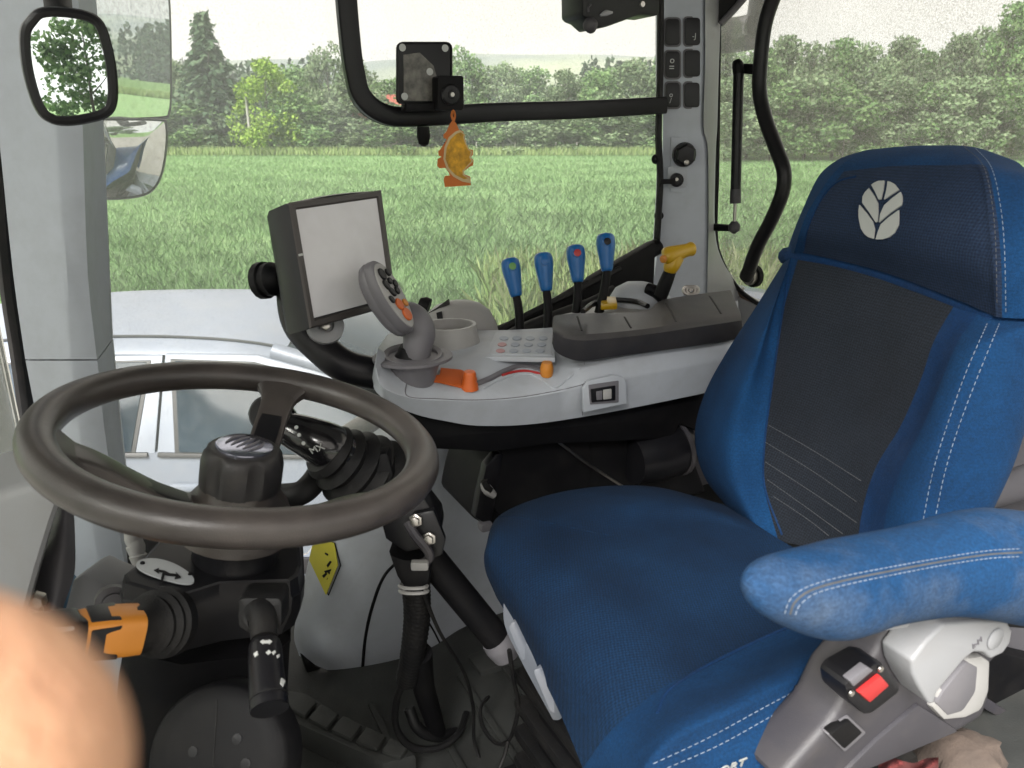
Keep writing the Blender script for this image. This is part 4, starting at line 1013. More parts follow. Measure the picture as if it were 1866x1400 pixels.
# shuttle lever on the left
sh_ = thing('shuttle_lever', 'black and orange shuttle lever sticking out left of the column', 'lever', P(295, 1135, .74))
b0, b1 = P(296, 1134, .75), P(248, 1146, .715)
ax_ = nrm(b1 - b0); Lb = np.linalg.norm(b1 - b0)
make('rubber_boot', lathe([(.034, -.008), (.034, .002), (.030, .005), (.0295, .009), (.032, .011), (.027, .015), (.0265, .019), (.0285, .021), (.023, .026), (.021, Lb), (.018, Lb + .012)], b0, ax_, 28), M['rubber'], sh_)
g0, g1, g2, g3 = P(252, 1146, .715), P(205, 1150, .70), P(150, 1156, .685), P(86, 1164, .668)
gax = nrm(g3 - g0); gup = nrm(A(0, 0, 1) - np.dot(A(0, 0, 1), gax) * gax); gout = np.cross(gax, gup)
if np.dot(gout, A(0, -1, 0)) < 0: gout = -gout
gp = make('grip', tube([g0, g1, g2, g3], [.0205, .021, .0195, .0165], n=20, sub=4, up=gup, flat=.95, square=True), M['amber'], sh_, 40)
def gpatch(name, s0, s1, hgt, off, mat, up=False):
    a, b = g0 + (g3 - g0) * s0, g0 + (g3 - g0) * s1
    n_, t_ = (gup, gout) if up else (gout, gup)
    q = [a - t_ * hgt, b - t_ * hgt * .86, b + t_ * hgt * .86, a + t_ * hgt]
    return make(name, prism([p + n_ * off for p in q], n_ * .003, .002), mat, gp)
gpatch('black_inlay', .27, .60, .0165, .0182, M['black_soft']); gpatch('black_inlay', .27, .60, .0165, .0178, M['black_soft'], True)
make('end_cap', tube([P(142, 1157, .683), P(136, 1158, .681), P(84, 1164, .667), P(62, 1167, .660), P(50, 1168, .657)], [.017, .0212, .0208, .0195, .012], n=20, sub=4, up=gup, flat=.95, square=True), M['black_soft'], sh_, 40)
make('button_strip', rbox(P(98, 1146, .655), (.03, .01, .004), [gax, gout, gup], .0015), M['grey_warm'], sh_)
# indicator stalk
ik = thing('indicator_stalk', 'black round indicator stalk pointing down from the column', 'stalk', P(482, 1120, .74))
make('stalk_bezel', prism([P(u, v, .735) for u, v in rrect(432, 1090, 514, 1150, 12)], A(0, .03, .0), .006), M['rubber'], ik)
s0_, s1_, s2_, s3_ = P(478, 1120, .735), P(482, 1165, .715), P(486, 1235, .69), P(491, 1288, .672)
make('stalk_neck', tube([P(474, 1118, .745), s0_, s1_], [.020, .0135, .012], n=18), M['rubber'], ik)
STg = tube([s1_, P(483, 1180, .71), s2_, s3_, P(491.4, 1291, .671)], [.011, .0145, .0155, .0165, .0155], n=24, sub=4)
sk = make('stalk', STg, M['black_soft'], ik, 40)
SB = bvh_of(STg)
make('stalk_ring', lathe([(.0168, -.001), (.0168, .001)], P(489.6, 1272, .677), s3_ - s2_, 24), M['rubber'], sk)
for pl in ([(474, 1171), (480, 1166), (480, 1168), (490, 1168), (490, 1166), (496, 1171), (490, 1175), (490, 1173), (480, 1173), (480, 1175)], [(484, 1190), (490, 1185), (494, 1190), (489, 1194)], [(495, 1189), (500, 1186), (502, 1190), (498, 1194)], [(463, 1192), (470, 1187), (471, 1194), (465, 1198)], [(512, 1236), (518, 1242), (515, 1252), (510, 1246)], [(504, 1195), (508, 1193), (508, 1198), (505, 1200)]):
    make('symbol', draped(SB, pl, .0008, .0006), M['white'], sk)

# ================================================================== DRIVER SEAT
SPH = math.radians(22)
RS, LS = A(math.cos(SPH), math.sin(SPH), 0), A(-math.sin(SPH), math.cos(SPH), 0)
REC = math.radians(14)
SN = nrm(-(math.cos(REC) * RS) + math.sin(REC) * ZD)      # faces the driver's side
SB0 = P(1480, 985, 1.0)
def bk(u, v, off=0.): return PP(u, v, SB0 + SN * off, SN)
seat = thing('driver_seat', 'blue and charcoal padded tractor seat with stitched bolsters and headrest', 'seat', T(.6, .62, ZF))
back_rows = [
    [(1350, 935, -.10), (1345, 948, -.03), (1375, 965, .015), (1418, 985, .0), (1490, 1000, -.008), (1560, 1010, .0), (1622, 1002, .02), (1690, 990, .02), (1800, 938, -.03), (1806, 925, -.11)],
    [(1300, 855, -.10), (1283, 868, -.03), (1330, 876, .03), (1393, 888, .0), (1480, 915, -.010), (1572, 928, .0), (1632, 925, .03), (1700, 912, .025), (1832, 862, -.03), (1842, 850, -.11)],
    [(1285, 785, -.10), (1267, 790, -.03), (1322, 792, .035), (1393, 802, .0), (1500, 832, -.012), (1596, 852, .0), (1660, 850, .035), (1727, 832, .028), (1858, 782, -.03), (1868, 775, -.11)],
    [(1302, 715, -.10), (1286, 715, -.03), (1345, 712, .035), (1404, 722, .0), (1530, 747, -.012), (1642, 775, .0), (1696, 770, .035), (1754, 755, .028), (1876, 700, -.03), (1884, 695, -.11)],
    [(1342, 640, -.10), (1326, 640, -.03), (1376, 640, .03), (1415, 643, .0), (1560, 662, -.010), (1678, 692, .0), (1727, 690, .03), (1783, 680, .025), (1890, 630, -.03), (1898, 628, -.11)],
    [(1392, 562, -.10), (1377, 560, -.03), (1407, 560, .018), (1428, 565, .0), (1590, 590, -.006), (1702, 622, .0), (1758, 622, .022), (1808, 618, .02), (1896, 592, -.03), (1904, 590, -.11)],
    [(1448, 474, -.10), (1433, 470, -.035), (1441, 469, -.012), (1455, 470, -.012), (1610, 503, -.012), (1742, 551, -.012), (1794, 573, -.012), (1823, 584, -.012), (1902, 588, -.04), (1908, 588, -.11)]]
BC = [[bk(*q) for q in r] for r in back_rows]
head_rows = [
    [(1448, 466, -.09), (1432, 463, -.03), (1445, 462, -.008), (1463, 461, -.006), (1600, 493, -.006), (1740, 545, -.006), (1800, 571, -.006), (1826, 579, -.006), (1906, 582, -.04), (1912, 582, -.11)],
    [(1458, 425, -.10), (1445, 425, -.03), (1457, 425, .012), (1471, 422, .018), (1600, 437, .022), (1740, 470, .022), (1797, 488, .02), (1825, 492, .016), (1912, 490, -.03), (1920, 490, -.11)],
    [(1478, 375, -.10), (1465, 376, -.03), (1476, 378, .014), (1487, 381, .020), (1610, 382, .026), (1740, 398, .026), (1792, 404, .022), (1818, 405, .016), (1912, 404, -.03), (1920, 404, -.11)],
    [(1502, 324, -.11), (1492, 321, -.04), (1506, 326, .006), (1521, 334, .014), (1620, 326, .020), (1736, 326, .020), (1782, 324, .016), (1804, 322, .010), (1896, 334, -.04), (1904, 336, -.12)],
    [(1532, 296, -.12), (1524, 293, -.06), (1540, 292, -.02), (1556, 293, -.01), (1640, 284, -.006), (1724, 283, -.006), (1762, 284, -.01), (1790, 290, -.016), (1866, 310, -.06), (1874, 314, -.13)],
    [(1556, 286, -.13), (1550, 283, -.09), (1570, 276, -.07), (1590, 272, -.065), (1660, 266, -.062), (1730, 265, -.062), (1766, 267, -.066), (1794, 273, -.07), (1846, 292, -.09), (1852, 296, -.13)],
    [(1570, 292, -.15), (1568, 288, -.14), (1586, 283, -.14), (1602, 280, -.14), (1664, 276, -.14), (1726, 276, -.14), (1760, 278, -.14), (1786, 282, -.14), (1830, 296, -.14), (1836, 300, -.15)]]
HCt = [[bk(*q) for q in r] for r in head_rows]
bg = surf(BC, 8, 8)
back = make('backrest', surf(BC, 8, 8, c0=5.75), M['blue'], seat, 70)
make('far_bolster', surf(BC, 8, 8, c0=0, c1=3), M['blue'], back, 70)
make('centre_panel', surf(BC, 8, 8, c0=3, c1=5), M['seat_grey'], back, 70)
make('inner_strip', surf(BC, 8, 8, c0=5, c1=5.75), M['blue_dark'], back, 70)
hg = surf(HCt, 8, 8)
head = make('headrest', join(surf(HCt, 8, 8, c0=0, c1=3), surf(HCt, 8, 8, c0=7), surf(HCt, 8, 8, c0=3, c1=7, r0=3.5)), M['blue'], seat, 70)
make('headrest_panel', surf(HCt, 8, 8, r0=0, r1=3.5, c0=3, c1=7), M['head_grey'], head, 70)
# closed back of the seat shell
def rear_shell(C, k=.14):
    a = [r[0] for r in C]; b = [r[-1] for r in C]
    return surf([[p, (p * .7 + q * .3) - SN * .03, (p * .3 + q * .7) - SN * .03, q] for p, q in zip(a, b)], 4, 4)
make('seat_shell', join(rear_shell(BC), rear_shell(HCt)), M['black'], seat, 70)
BB, HB = bvh_of(bg), bvh_of(hg)
jl = [bk(u, v, o) for u, v, o in ((1446, 470, -.10), (1434, 467, -.045), (1442, 466, -.026), (1460, 466, -.022), (1530, 478, -.022), (1605, 498, -.022), (1675, 523, -.022), (1741, 548, -.022), (1797, 572, -.022), (1825, 582, -.022), (1904, 585, -.05))]
make('junction_welt', tube(jl, .013, n=10), M['blue_dark'], back, 60)
def seam(name, b, line, rad, mat, par, off=.0, sub=10):
    pts = [hit(b, *q) for q in crom(np.array(line, float), sub)]
    pts = [q[0] + q[1] * off for q in pts if q]
    return make(name, tube(pts, rad, n=6, sub=0), mat, par)
for ln in ([(1401, 775), (1480, 820), (1572, 878)], [(1395, 806), (1480, 858), (1566, 918)], [(1395, 842), (1480, 897), (1562, 953)], [(1398, 874), (1470, 925), (1540, 976)], [(1410, 905), (1470, 945), (1515, 980)]):
    make('quilt_line', stitches(BB, ln, .005, .0008, .0006, .0004), M['thread_grey'], back)
for ln in ([(1799, 590), (1760, 680), (1726, 775), (1700, 860), (1681, 955)], [(1821, 590), (1784, 680), (1748, 775), (1722, 860), (1702, 955)]):
    make('stitching', stitches(BB, ln), M['thread'], back)
for ln in ([(1757, 268), (1790, 300), (1806, 360), (1814, 440), (1817, 560)], [(1775, 268), (1806, 305), (1822, 370), (1830, 450), (1833, 570)]):
    make('stitching', stitches(HB, ln), M['thread_grey'] if ln[0][0] < 1760 else M['thread'], head)
seam('panel_piping', HB, [(1463, 462), (1471, 420), (1487, 381), (1506, 350), (1530, 330), (1560, 322)], .0016, M['blue_dark'], head)
seam('panel_piping', BB, [(1440, 482), (1427, 565), (1415, 643), (1404, 722), (1394, 800), (1393, 885), (1425, 975)], .0016, M['blue_dark'], back)
# leaf emblem printed on the headrest
em = []
for pl in ([(1040, 292), (1058, 280), (1080, 271), (1112, 270), (1104, 320), (1096, 372), (1084, 374), (1062, 332)], [(1130, 272), (1150, 278), (1168, 288), (1190, 318), (1150, 345), (1112, 372), (1122, 320)],
           [(1030, 310), (1056, 350), (1075, 390), (1078, 440), (1076, 490), (1068, 496), (1030, 440), (991, 388), (993, 355), (1008, 330)], [(1200, 330), (1207, 350), (1208, 378), (1203, 402), (1145, 442), (1085, 495), (1089, 450), (1110, 402), (1150, 365)],
           [(986, 400), (1020, 445), (1048, 488), (1058, 530), (1058, 582), (1030, 574), (1005, 556), (984, 526), (974, 470), (978, 430)], [(1198, 428), (1194, 470), (1188, 508), (1165, 552), (1140, 574), (1105, 586), (1070, 585), (1076, 545), (1092, 505), (1140, 465)]):
    em.append(draped(HB, [(1240 + x * .3357, 240 + y * .3357) for x, y in pl], .0016, .0012))
make('emblem', join(*em), M['emblem'], head, 20)
# cushion
def cz(u, v, z): return PZ(u, v, z)
c7 = [(1108, 1520, 1.70), (1150, 1460, 1.765), (1208, 1388, 1.80), (1350, 1322, 1.805), (1470, 1268, 1.805), (1582, 1212, 1.805), (1690, 1152, 1.80)]
cr_ = [
    [(912, 1075, 1.66), (902, 1082, 1.69), (925, 1122, 1.69), (968, 1195, 1.69), (1018, 1295, 1.69), (1062, 1400, 1.69), (1086, 1470, 1.69)],
    [(890, 1046, 1.72), (885, 1040, 1.75), (906, 1064, 1.762), (960, 1124, 1.765), (1040, 1218, 1.765), (1115, 1330, 1.765), (1140, 1400, 1.77)],
    [(894, 1010, 1.74), (886, 995, 1.785), (912, 990, 1.803), (1000, 1036, 1.803), (1105, 1116, 1.80), (1205, 1255, 1.792), (1222, 1330, 1.815)],
    [(926, 945, 1.74), (918, 935, 1.785), (975, 950, 1.812), (1085, 990, 1.803), (1200, 1062, 1.795), (1302, 1210, 1.786), (1338, 1275, 1.822)],
    [(1040, 906, 1.73), (1038, 894, 1.775), (1098, 918, 1.812), (1195, 957, 1.80), (1300, 1030, 1.79), (1395, 1163, 1.782), (1430, 1222, 1.825)],
    [(1180, 898, 1.73), (1182, 886, 1.775), (1230, 911, 1.808), (1310, 956, 1.795), (1402, 1012, 1.785), (1500, 1122, 1.778), (1548, 1166, 1.822)],
    [(1312, 930, 1.73), (1314, 918, 1.77), (1362, 946, 1.79), (1432, 990, 1.785), (1512, 1032, 1.78), (1602, 1092, 1.775), (1650, 1122, 1.81)]]
CC = []
for r, s in zip(cr_, c7):
    row = [cz(*q) for q in r] + [cz(*s)]
    p = row[-1]; row.append(p - LS * .022 - ZD * .05); row.append(p - LS * .02 - ZD * .11)
    CC.append(row)
cg = surf(CC, 8, 8)
cush = make('cushion', surf(CC, 8, 8, c0=0, c1=5), M['seat_mix'], seat, 70)
make('near_bolster', surf(CC, 8, 8, c0=5), M['blue'], cush, 70)
make('far_bolster', surf(CC, 8, 8, c0=0, c1=2.25, r0=0), M['blue'], cush, 70) if False else None
QB = bvh_of(cg)
seam('cushion_piping', QB, [(1198, 1300), (1215, 1262), (1262, 1228), (1330, 1192), (1420, 1150), (1520, 1110)], .0018, M['blue_dark'], cush)
seam('front_welt', QB, [(905, 942), (950, 944), (1010, 955), (1070, 968), (1110, 976)], .0008, M['seat_mix'], cush, .0002)
for ln in ([(1190, 1392), (1290, 1345), (1400, 1285), (1500, 1232), (1560, 1200)], [(1215, 1400), (1310, 1358), (1415, 1300), (1512, 1248), (1572, 1216)]):
    g = stitches(QB, ln)
    if g: make('stitching', g, M['thread'], cush)
hq = hit(QB, 1350, 1392)
if hq: make('lettering', text_geo('COMFORT', .014, hq[0] + hq[1] * .002 - RS * .03, nrm(RS * .9 + ZD * .05 - LS * .0), nrm(hq[1] * 0 + ZD - LS * .2)), M['emblem'], cush)
# front adjuster paddles
make('adjuster_bezel', surf([[P(918, 1086, .985), P(932, 1092, .98), P(944, 1112, .975)], [P(920, 1140, .975), P(942, 1150, .96), P(962, 1160, .95)], [P(950, 1205, .95), P(975, 1205, .93), P(996, 1205, .92)], [P(985, 1270, .92), P(1005, 1268, .90), P(1018, 1262, .885)], [P(1008, 1312, .90), P(1018, 1312, .885), P(1026, 1306, .87)]], 5, 5), M['grey_mid2'], seat, 60)
for q, d in ((((924, 1142), (936, 1130), (966, 1190), (964, 1214), (948, 1202)), .945), (((970, 1222), (984, 1216), (1018, 1280), (1016, 1308), (1000, 1296)), .895)):
    make('adjuster_paddle', prism([P(u, v, d) for u, v in q], A(.02, .03, 0), .005), M['grey_mid2'], seat)
# suspension under the cushion
make('suspension', rbox(T(.60, .63, 1.50), (.34, .34, .34), TAX, .04), M['black'], seat)
make('suspension_base', rbox(T(.60, .63, ZF + .03), (.46, .42, .055), TAX, .012), M['black'], seat)
for k in range(5): make('bellows_fold', rbox(T(.60, .63, 1.42 + .05 * k), (.37, .37, .022), TAX, .01), M['rubber'], seat)
# near armrest
sil = [(1366, 1048, 1056), (1372, 1030, 1084), (1395, 1012, 1116), (1440, 999, 1142), (1500, 986, 1162), (1540, 978, 1158), (1600, 968, 1138), (1680, 953, 1122), (1740, 936, 1117), (1800, 926, 1120), (1860, 934, 1128), (1930, 950, 1136), (2000, 970, 1130), (2040, 1000, 1100)]
ac, ar_ = [], []
for u, a, b in sil:
    p, q = PL(u, a, .315), PL(u, b, .315)
    ac.append((p + q) / 2); ar_.append(np.linalg.norm(p - q) / 2 * .80)
ARg = tube(ac, ar_, n=28, sub=4, up=ZD)
arm = make('armrest', ARg, M['blue_dusty'], seat, 70)
RB = bvh_of(ARg)
for ln in ([(1430, 1118), (1440, 1092), (1470, 1070), (1530, 1052), (1620, 1034), (1720, 1016), (1800, 1004), (1862, 1000)], [(1449, 1120), (1458, 1102), (1485, 1082), (1540, 1066), (1625, 1048), (1720, 1030), (1800, 1018), (1862, 1014)]):
    make('stitching', stitches(RB, ln, .0032, .0016, .00045, .0002), M['thread'], arm)
seam('armrest_seam', RB, [(1440, 1119), (1449, 1097), (1478, 1076), (1535, 1059), (1622, 1041), (1720, 1023), (1800, 1011), (1862, 1007)], .0008, M['thread_grey'], arm)
# side shield, recline lever, buckle
SL = .355
def sp(u, v, l=SL): return PL(u, v, l)
shd = make('side_shield', prism([sp(u, v) for u, v in ((1420, 1430), (1470, 1372), (1525, 1312), (1556, 1250), (1600, 1196), (1628, 1140), (1720, 1112), (1846, 1132), (1838, 1180), (1806, 1212), (1806, 1270), (1792, 1310), (1748, 1336), (1660, 1372), (1560, 1412), (1500, 1450))], LD * .05, .010, 3), M['grey_dark'], seat)
make('shield_ridge', prism([sp(u, v, SL - .004) for u, v in ((1530, 1420), (1600, 1350), (1676, 1285), (1700, 1300), (1750, 1334), (1660, 1372), (1590, 1402))], LD * .01, .004), M['grey_dark'], shd)
lv = make('recline_lever', prism([sp(u, v, SL - .03) for u, v in ((1662, 1205), (1690, 1168), (1722, 1138), (1780, 1132), (1836, 1132), (1846, 1150), (1842, 1172), (1828, 1192), (1806, 1202), (1792, 1190), (1774, 1190), (1758, 1202), (1728, 1238), (1708, 1262), (1702, 1284), (1694, 1284), (1676, 1256), (1664, 1230))], LD * .03, .006, 3), M['grey_pale'], seat)
make('lever_cap', lathe([(.0105, 0), (.0105, .001), (.0095, .0018)], sp(1813, 1164, SL - .0305), -LD, 24), M['grey_pale'], lv)
make('lever_mark', text_geo('k-M', .008, sp(1781, 1172, SL - .0306), nrm(RD + ZD * .4), nrm(ZD - RD * .4)), M['grey_mid'], lv)
make('grip_recess', prism([sp(u, v, SL - .007) for u, v in ((1700, 1292), (1712, 1264), (1740, 1232), (1766, 1200), (1790, 1196), (1806, 1206), (1804, 1260), (1790, 1296), (1760, 1310), (1722, 1314))], LD * .012, .005), M['grey_warm'], shd)
make('grip_hollow', prism([sp(u, v, SL - .0085) for u, v in ((1706, 1284), (1722, 1258), (1764, 1206), (1784, 1216), (1780, 1262), (1756, 1298), (1728, 1306))], LD * .012, .004), M['grey_mid'], shd)
bk_ = make('belt_buckle', prism([sp(u, v, SL - .022) for u, v in ((1541, 1252), (1552, 1236), (1598, 1210), (1612, 1212), (1640, 1248), (1642, 1262), (1590, 1302), (1576, 1304), (1545, 1276))], LD * .028, .005), M['black_soft'], seat)
make('release_button', prism([sp(u, v, SL - .026) for u, v in ((1566, 1264), (1606, 1232), (1622, 1250), (1586, 1282))], LD * .008, .002), M['red'], bk_)
make('belt_slot', prism([sp(u, v, SL - .024) for u, v in ((1549, 1242), (1582, 1216), (1592, 1222), (1556, 1252))], LD * .008, .001), M['grey_mid'], bk_)
for u, v in ((1551, 1263), (1604, 1219)): make('buckle_screw', lathe([(.003, 0), (.0025, .0015)], sp(u, v, SL - .0225), -LD, 10), M['steel'], bk_)
make('blank_cap_rim', prism([sp(u, v, SL - .003) for u, v in ((1508, 1340), (1548, 1306), (1580, 1336), (1540, 1372))], LD * .01, .002), M['grey_mid'], shd)
make('blank_cap', prism([sp(u, v, SL - .005) for u, v in ((1514, 1340), (1548, 1312), (1573, 1336), (1540, 1366))], LD * .01, .002), M['black'], shd)
make('armrest_bracket', prism([PL(u, v, .335) for u, v in ((1548, 1150), (1610, 1134), (1668, 1126), (1656, 1146), (1560, 1158))], LD * .03, .004), M['grey_pale'], seat)
make('armrest_hinge', prism([PL(u, v, .36) for u, v in ((1640, 1120), (1760, 1100), (1900, 1110), (1900, 1150), (1700, 1135))], LD * .03, .004), M['black'], seat)
# things beside the seat
tag(make('crumpled_cloth', lathe([(.003, .06), (.025, .055), (.042, .03), (.05, .0), (.048, -.04), (.055, -.10)], PL(1752, 1412, .42), A(.1, -.3, 1), 26), M['cloth'], None, 70), 'crumpled beige cloth stuffed beside the seat base', 'cloth')
_c = bpy.data.objects['crumpled_cloth'].data
for vv in _c.vertices:
    a = math.atan2(vv.co.y, vv.co.x); k = 1 + .22 * math.sin(a * 5 + vv.co.z * 40) + .12 * math.sin(a * 11 - vv.co.z * 70)
    vv.co.x *= k; vv.co.y *= k
rc = make('red_cloth', surf([[PL(1600 + 22 * i, 1385 + 9 * j - 6 * math.sin(i * 1.7), .37 + .012 * math.sin(i * 2.1 + j)) for i in range(6)] for j in range(4)], 4, 4), M['cloth_red'], None, 70)
tag(rc, 'dark red cloth edge under the seat side shield', 'cloth')
make('rear_floor_tray', prism([PL(u, v, .62) for u, v in ((1780, 1180), (2000, 1230), (2000, 1500), (1740, 1500), (1770, 1330))], LD * .05, .01), M['black'], cab)
make('tray_edge', prism([PL(u, v, .60) for u, v in ((1792, 1268), (1890, 1330), (1890, 1348), (1790, 1290))], LD * .02, .004), M['grey_dark'], cab)
make('rear_pipe', tube([prpt(1800, 900, RW - .1), prpt(1845, 886, RW - .1), prpt(1900, 868, RW - .1), prpt(2000, 850, RW - .1)], .028, n=12), M['grey_mid'], cab)

# ================================================================== ARMREST CONSOLE
con = thing('armrest_console', 'light grey control console with charcoal armrest pad and orange controls', 'console', T(.45, 1.1, 1.86))
rowA = [(688, 705), (704, 732), (760, 756), (815, 768), (870, 776), (960, 774), (1062, 760), (1180, 738), (1345, 704)]
rowB = [(684, 672), (697, 704), (748, 724), (812, 728), (872, 728), (960, 722), (1060, 704), (1180, 682), (1345, 650)]
rowC = [(688, 636), (704, 648), (748, 668), (810, 664), (874, 648), (955, 650), (1060, 658), (1180, 640), (1345, 618)]
rowD = [(704, 612), (716, 606), (760, 600), (820, 601), (890, 602), (960, 600), (1060, 592), (1180, 574), (1345, 548)]
lB = [.985, .97, .965, .965, .965, .965, .965, .965, .965]
lC = [1.0, 1.02, 1.035, 1.045, 1.05, 1.05, .99, .975, .975]
zD = 1.965
sec = []
for i in range(9):
    a = PL(*rowA[i], lB[i] + .012); b = PL(*rowB[i], lB[i]); c = PL(*rowC[i], lC[i]); d = PZ(*rowD[i], zD)
    b2 = b + (c - b) * .08; b3 = b + (a - b) * .06
    c2 = c + (d - c) * .07; c3 = c + (b - c) * .07
    sec.append([a + LD * .03, a, b3, b2, c3, c2, d, d + LD * .02 - ZD * .02, d + LD * .02 - ZD * .10])
CGo = loft(sec, 5)
cbody = make('console_body', CGo, M['grey'], con, 30)
KB = bvh_of(CGo)
make('console_underside', prism([PL(u, v, 1.0) for u, v in ((716, 742), (780, 760), (870, 776), (960, 773), (1290, 716), (1300, 800), (1240, 775), (1228, 802), (1000, 812), (900, 826), (770, 820), (738, 812), (718, 786))], LD * .22, .01), M['black'], con)
make('console_foot', prism([PL(u, v, .995) for u, v in ((703, 725), (716, 738), (716, 752), (706, 742))], LD * .02, .002), M['black'], con)
def kseam(name, line, rad=.0011, mat='grey_mid', off=-.0003): return seam(name, KB, line, rad, M[mat], cbody, off, 10)
kseam('shut_line', [(742, 694), (743, 722), (800, 727), (872, 729), (960, 722), (1058, 702), (1063, 690), (1065, 660)], .0009)
kseam('shut_line', [(1062, 700), (1061, 735), (1062, 772)], .0009)
# orange spool lever slot
make('slot_plate', draped(KB, [(757, 692), (800, 688), (802, 676), (840, 677), (868, 690), (870, 702), (855, 711), (838, 709), (800, 700), (770, 697)], .002, .002), M['orange'], con)
make('slot_groove', draped(KB, [(802, 680), (842, 682), (858, 690), (842, 694), (806, 685)], .0028, .001), M['black'], con)
make('slot_mark', draped(KB, [(796, 692), (808, 692), (808, 695), (796, 695)], .0028, .001), M['black'], con)
kh = hit(KB, 855, 706)
make('orange_knob', lathe([(.014, -.002), (.013, .004), (.0105, .010), (.0095, .022), (.008, .025), (.001, .0255)], kh[0], nrm(kh[1] * .25 + ZD), 22), M['orange'], con)
# hand throttle arc
seam('throttle_track', KB, [(868, 700), (892, 690), (920, 676), (945, 668), (970, 670), (1000, 680)], .006, M['grey_mid'], con, -.002)
seam('throttle_ridge', KB, [(880, 708), (905, 694), (935, 684), (965, 682), (990, 694), (1008, 706), (1022, 700), (1056, 672)], .0032, M['grey'], con, -.0005)
seam('throttle_scale', KB, [(915, 685), (935, 679), (955, 677), (976, 680), (990, 685)], .0022, M['red'], con, .0008)
kh = hit(KB, 996, 684)
make('throttle_knob', tube([kh[0], kh[0] + nrm(ZD + kh[1] * .6) * .012, kh[0] + nrm(ZD + kh[1] * .5) * .022], [.0095, .0105, .008], n=14), M['amber'], con)
# window-style switch in the side
def ks(poly, off, th, mat, name): return make(name, prism([PL(u, v, .958 - off) for u, v in poly], LD * th, .0015), mat, con)
ks([(1063, 708), (1074, 694), (1118, 684), (1136, 688), (1142, 700), (1142, 736), (1064, 752)], .003, .006, M['grey'], 'switch_surround')
ks([(1073, 702), (1128, 694), (1128, 734), (1076, 738)], .0045, .004, M['grey_mid'], 'switch_well')
ks([(1077, 710), (1122, 703), (1122, 730), (1079, 734)], .0065, .004, M['black_soft'], 'switch_frame')
ks([(1087, 714), (1098, 712), (1098, 729), (1088, 730)], .0085, .003, M['grey_mid'], 'rocker'); ks([(1100, 711), (1115, 709), (1115, 727), (1100, 729)], .009, .003, M['grey_warm'], 'rocker')
# keypad on the deck
make('keypad_rim', prism([PZ(u, v, zD + .003) for u, v in ((903, 605), (1008, 606), (1012, 652), (880, 650))], -ZD * .008, .002), M['grey'], con)
kpd = make('keypad', prism([PZ(u, v, zD + .0045) for u, v in ((910, 610), (1003, 611), (1006, 647), (892, 645))], -ZD * .004, .001), M['grey'], con)
for r_ in range(3):
    for c_ in range(4):
        u = 918 + c_ * 24 - r_ * 3; v = 617 + r_ * 11.5
        make('key_button', prism([PZ(a, b, zD + .0046) for a, b in ell(u, v, 8.5, 3.6, 0, 12)], ZD * .0010, .0004, 1), M['key'] if (c_ or r_ == 0) else M['pink'], kpd)
# armrest pad
pnear = [(1006, 598, 626), (1012, 604, 640), (1032, 611, 652), (1064, 614, 658), (1120, 610, 650), (1190, 602, 641), (1270, 590, 630), (1350, 578, 617)]
pfar = [(1008, 580), (1012, 576), (1030, 573), (1060, 571), (1120, 570), (1178, 566), (1210, 545), (1330, 528)]
sec = []
for (u, a, b), (uf, vf) in zip(pnear, pfar):
    t_, bt = PL(u, a, .955), PL(u, b, .960)
    fr_ = PZ(uf, vf, t_[2] + .0015)
    m_ = (t_ + fr_) / 2 + ZD * .003
    sec.append([bt, bt + (t_ - bt) * .5 - LD * .004, t_ + (bt - t_) * .14 - LD * .002, t_ + (fr_ - t_) * .05 + ZD * .002, m_, fr_ + (t_ - fr_) * .06 + ZD * .002, fr_ - ZD * .012, fr_ - ZD * .035])
pad = make('armrest_pad', loft(sec, 5), M['pad'], con, 40)
PB = bvh_of(loft(sec, 5))
for ln in ([(1052, 577), (1056, 590), (1060, 603)], [(1138, 578), (1144, 588), (1150, 598)], [(1213, 553), (1224, 570), (1232, 586)], [(1293, 540), (1304, 556), (1314, 572)]):
    seam('pad_groove', PB, ln, .0022, M['black'], pad, -.001)
# rear part of the console: tray with yellow switch, lever dome
make('rear_tray', prism([PZ(u, v, 1.985) for u, v in ((1010, 575), (1055, 566), (1090, 556), (1180, 552), (1182, 570), (1060, 574))], -ZD * .05, .004), M['grey_warm'], con)
make('tray_rim', tube([PZ(u, v, 2.0) for u, v in ((1062, 568), (1085, 552), (1120, 547), (1160, 550), (1180, 558))], .005, n=8), M['black_soft'], con)
make('yellow_switch', prism([PZ(u, v, 1.995) for u, v in ((1095, 552), (1122, 551), (1125, 565), (1094, 566))], ZD * .012, .004), M['yellow'], con)
make('lever_dome', lathe([(.065, -.03), (.062, 0), (.054, .02), (.036, .034), (.012, .04)], P(1168, 552, 1.50), A(.15, 0, 1), 28), M['grey'], con)
make('dome_slot', tube([P(1180, 527, 1.455), P(1196, 532, 1.445), P(1210, 545, 1.44)], .012, n=10), M['black'], con)
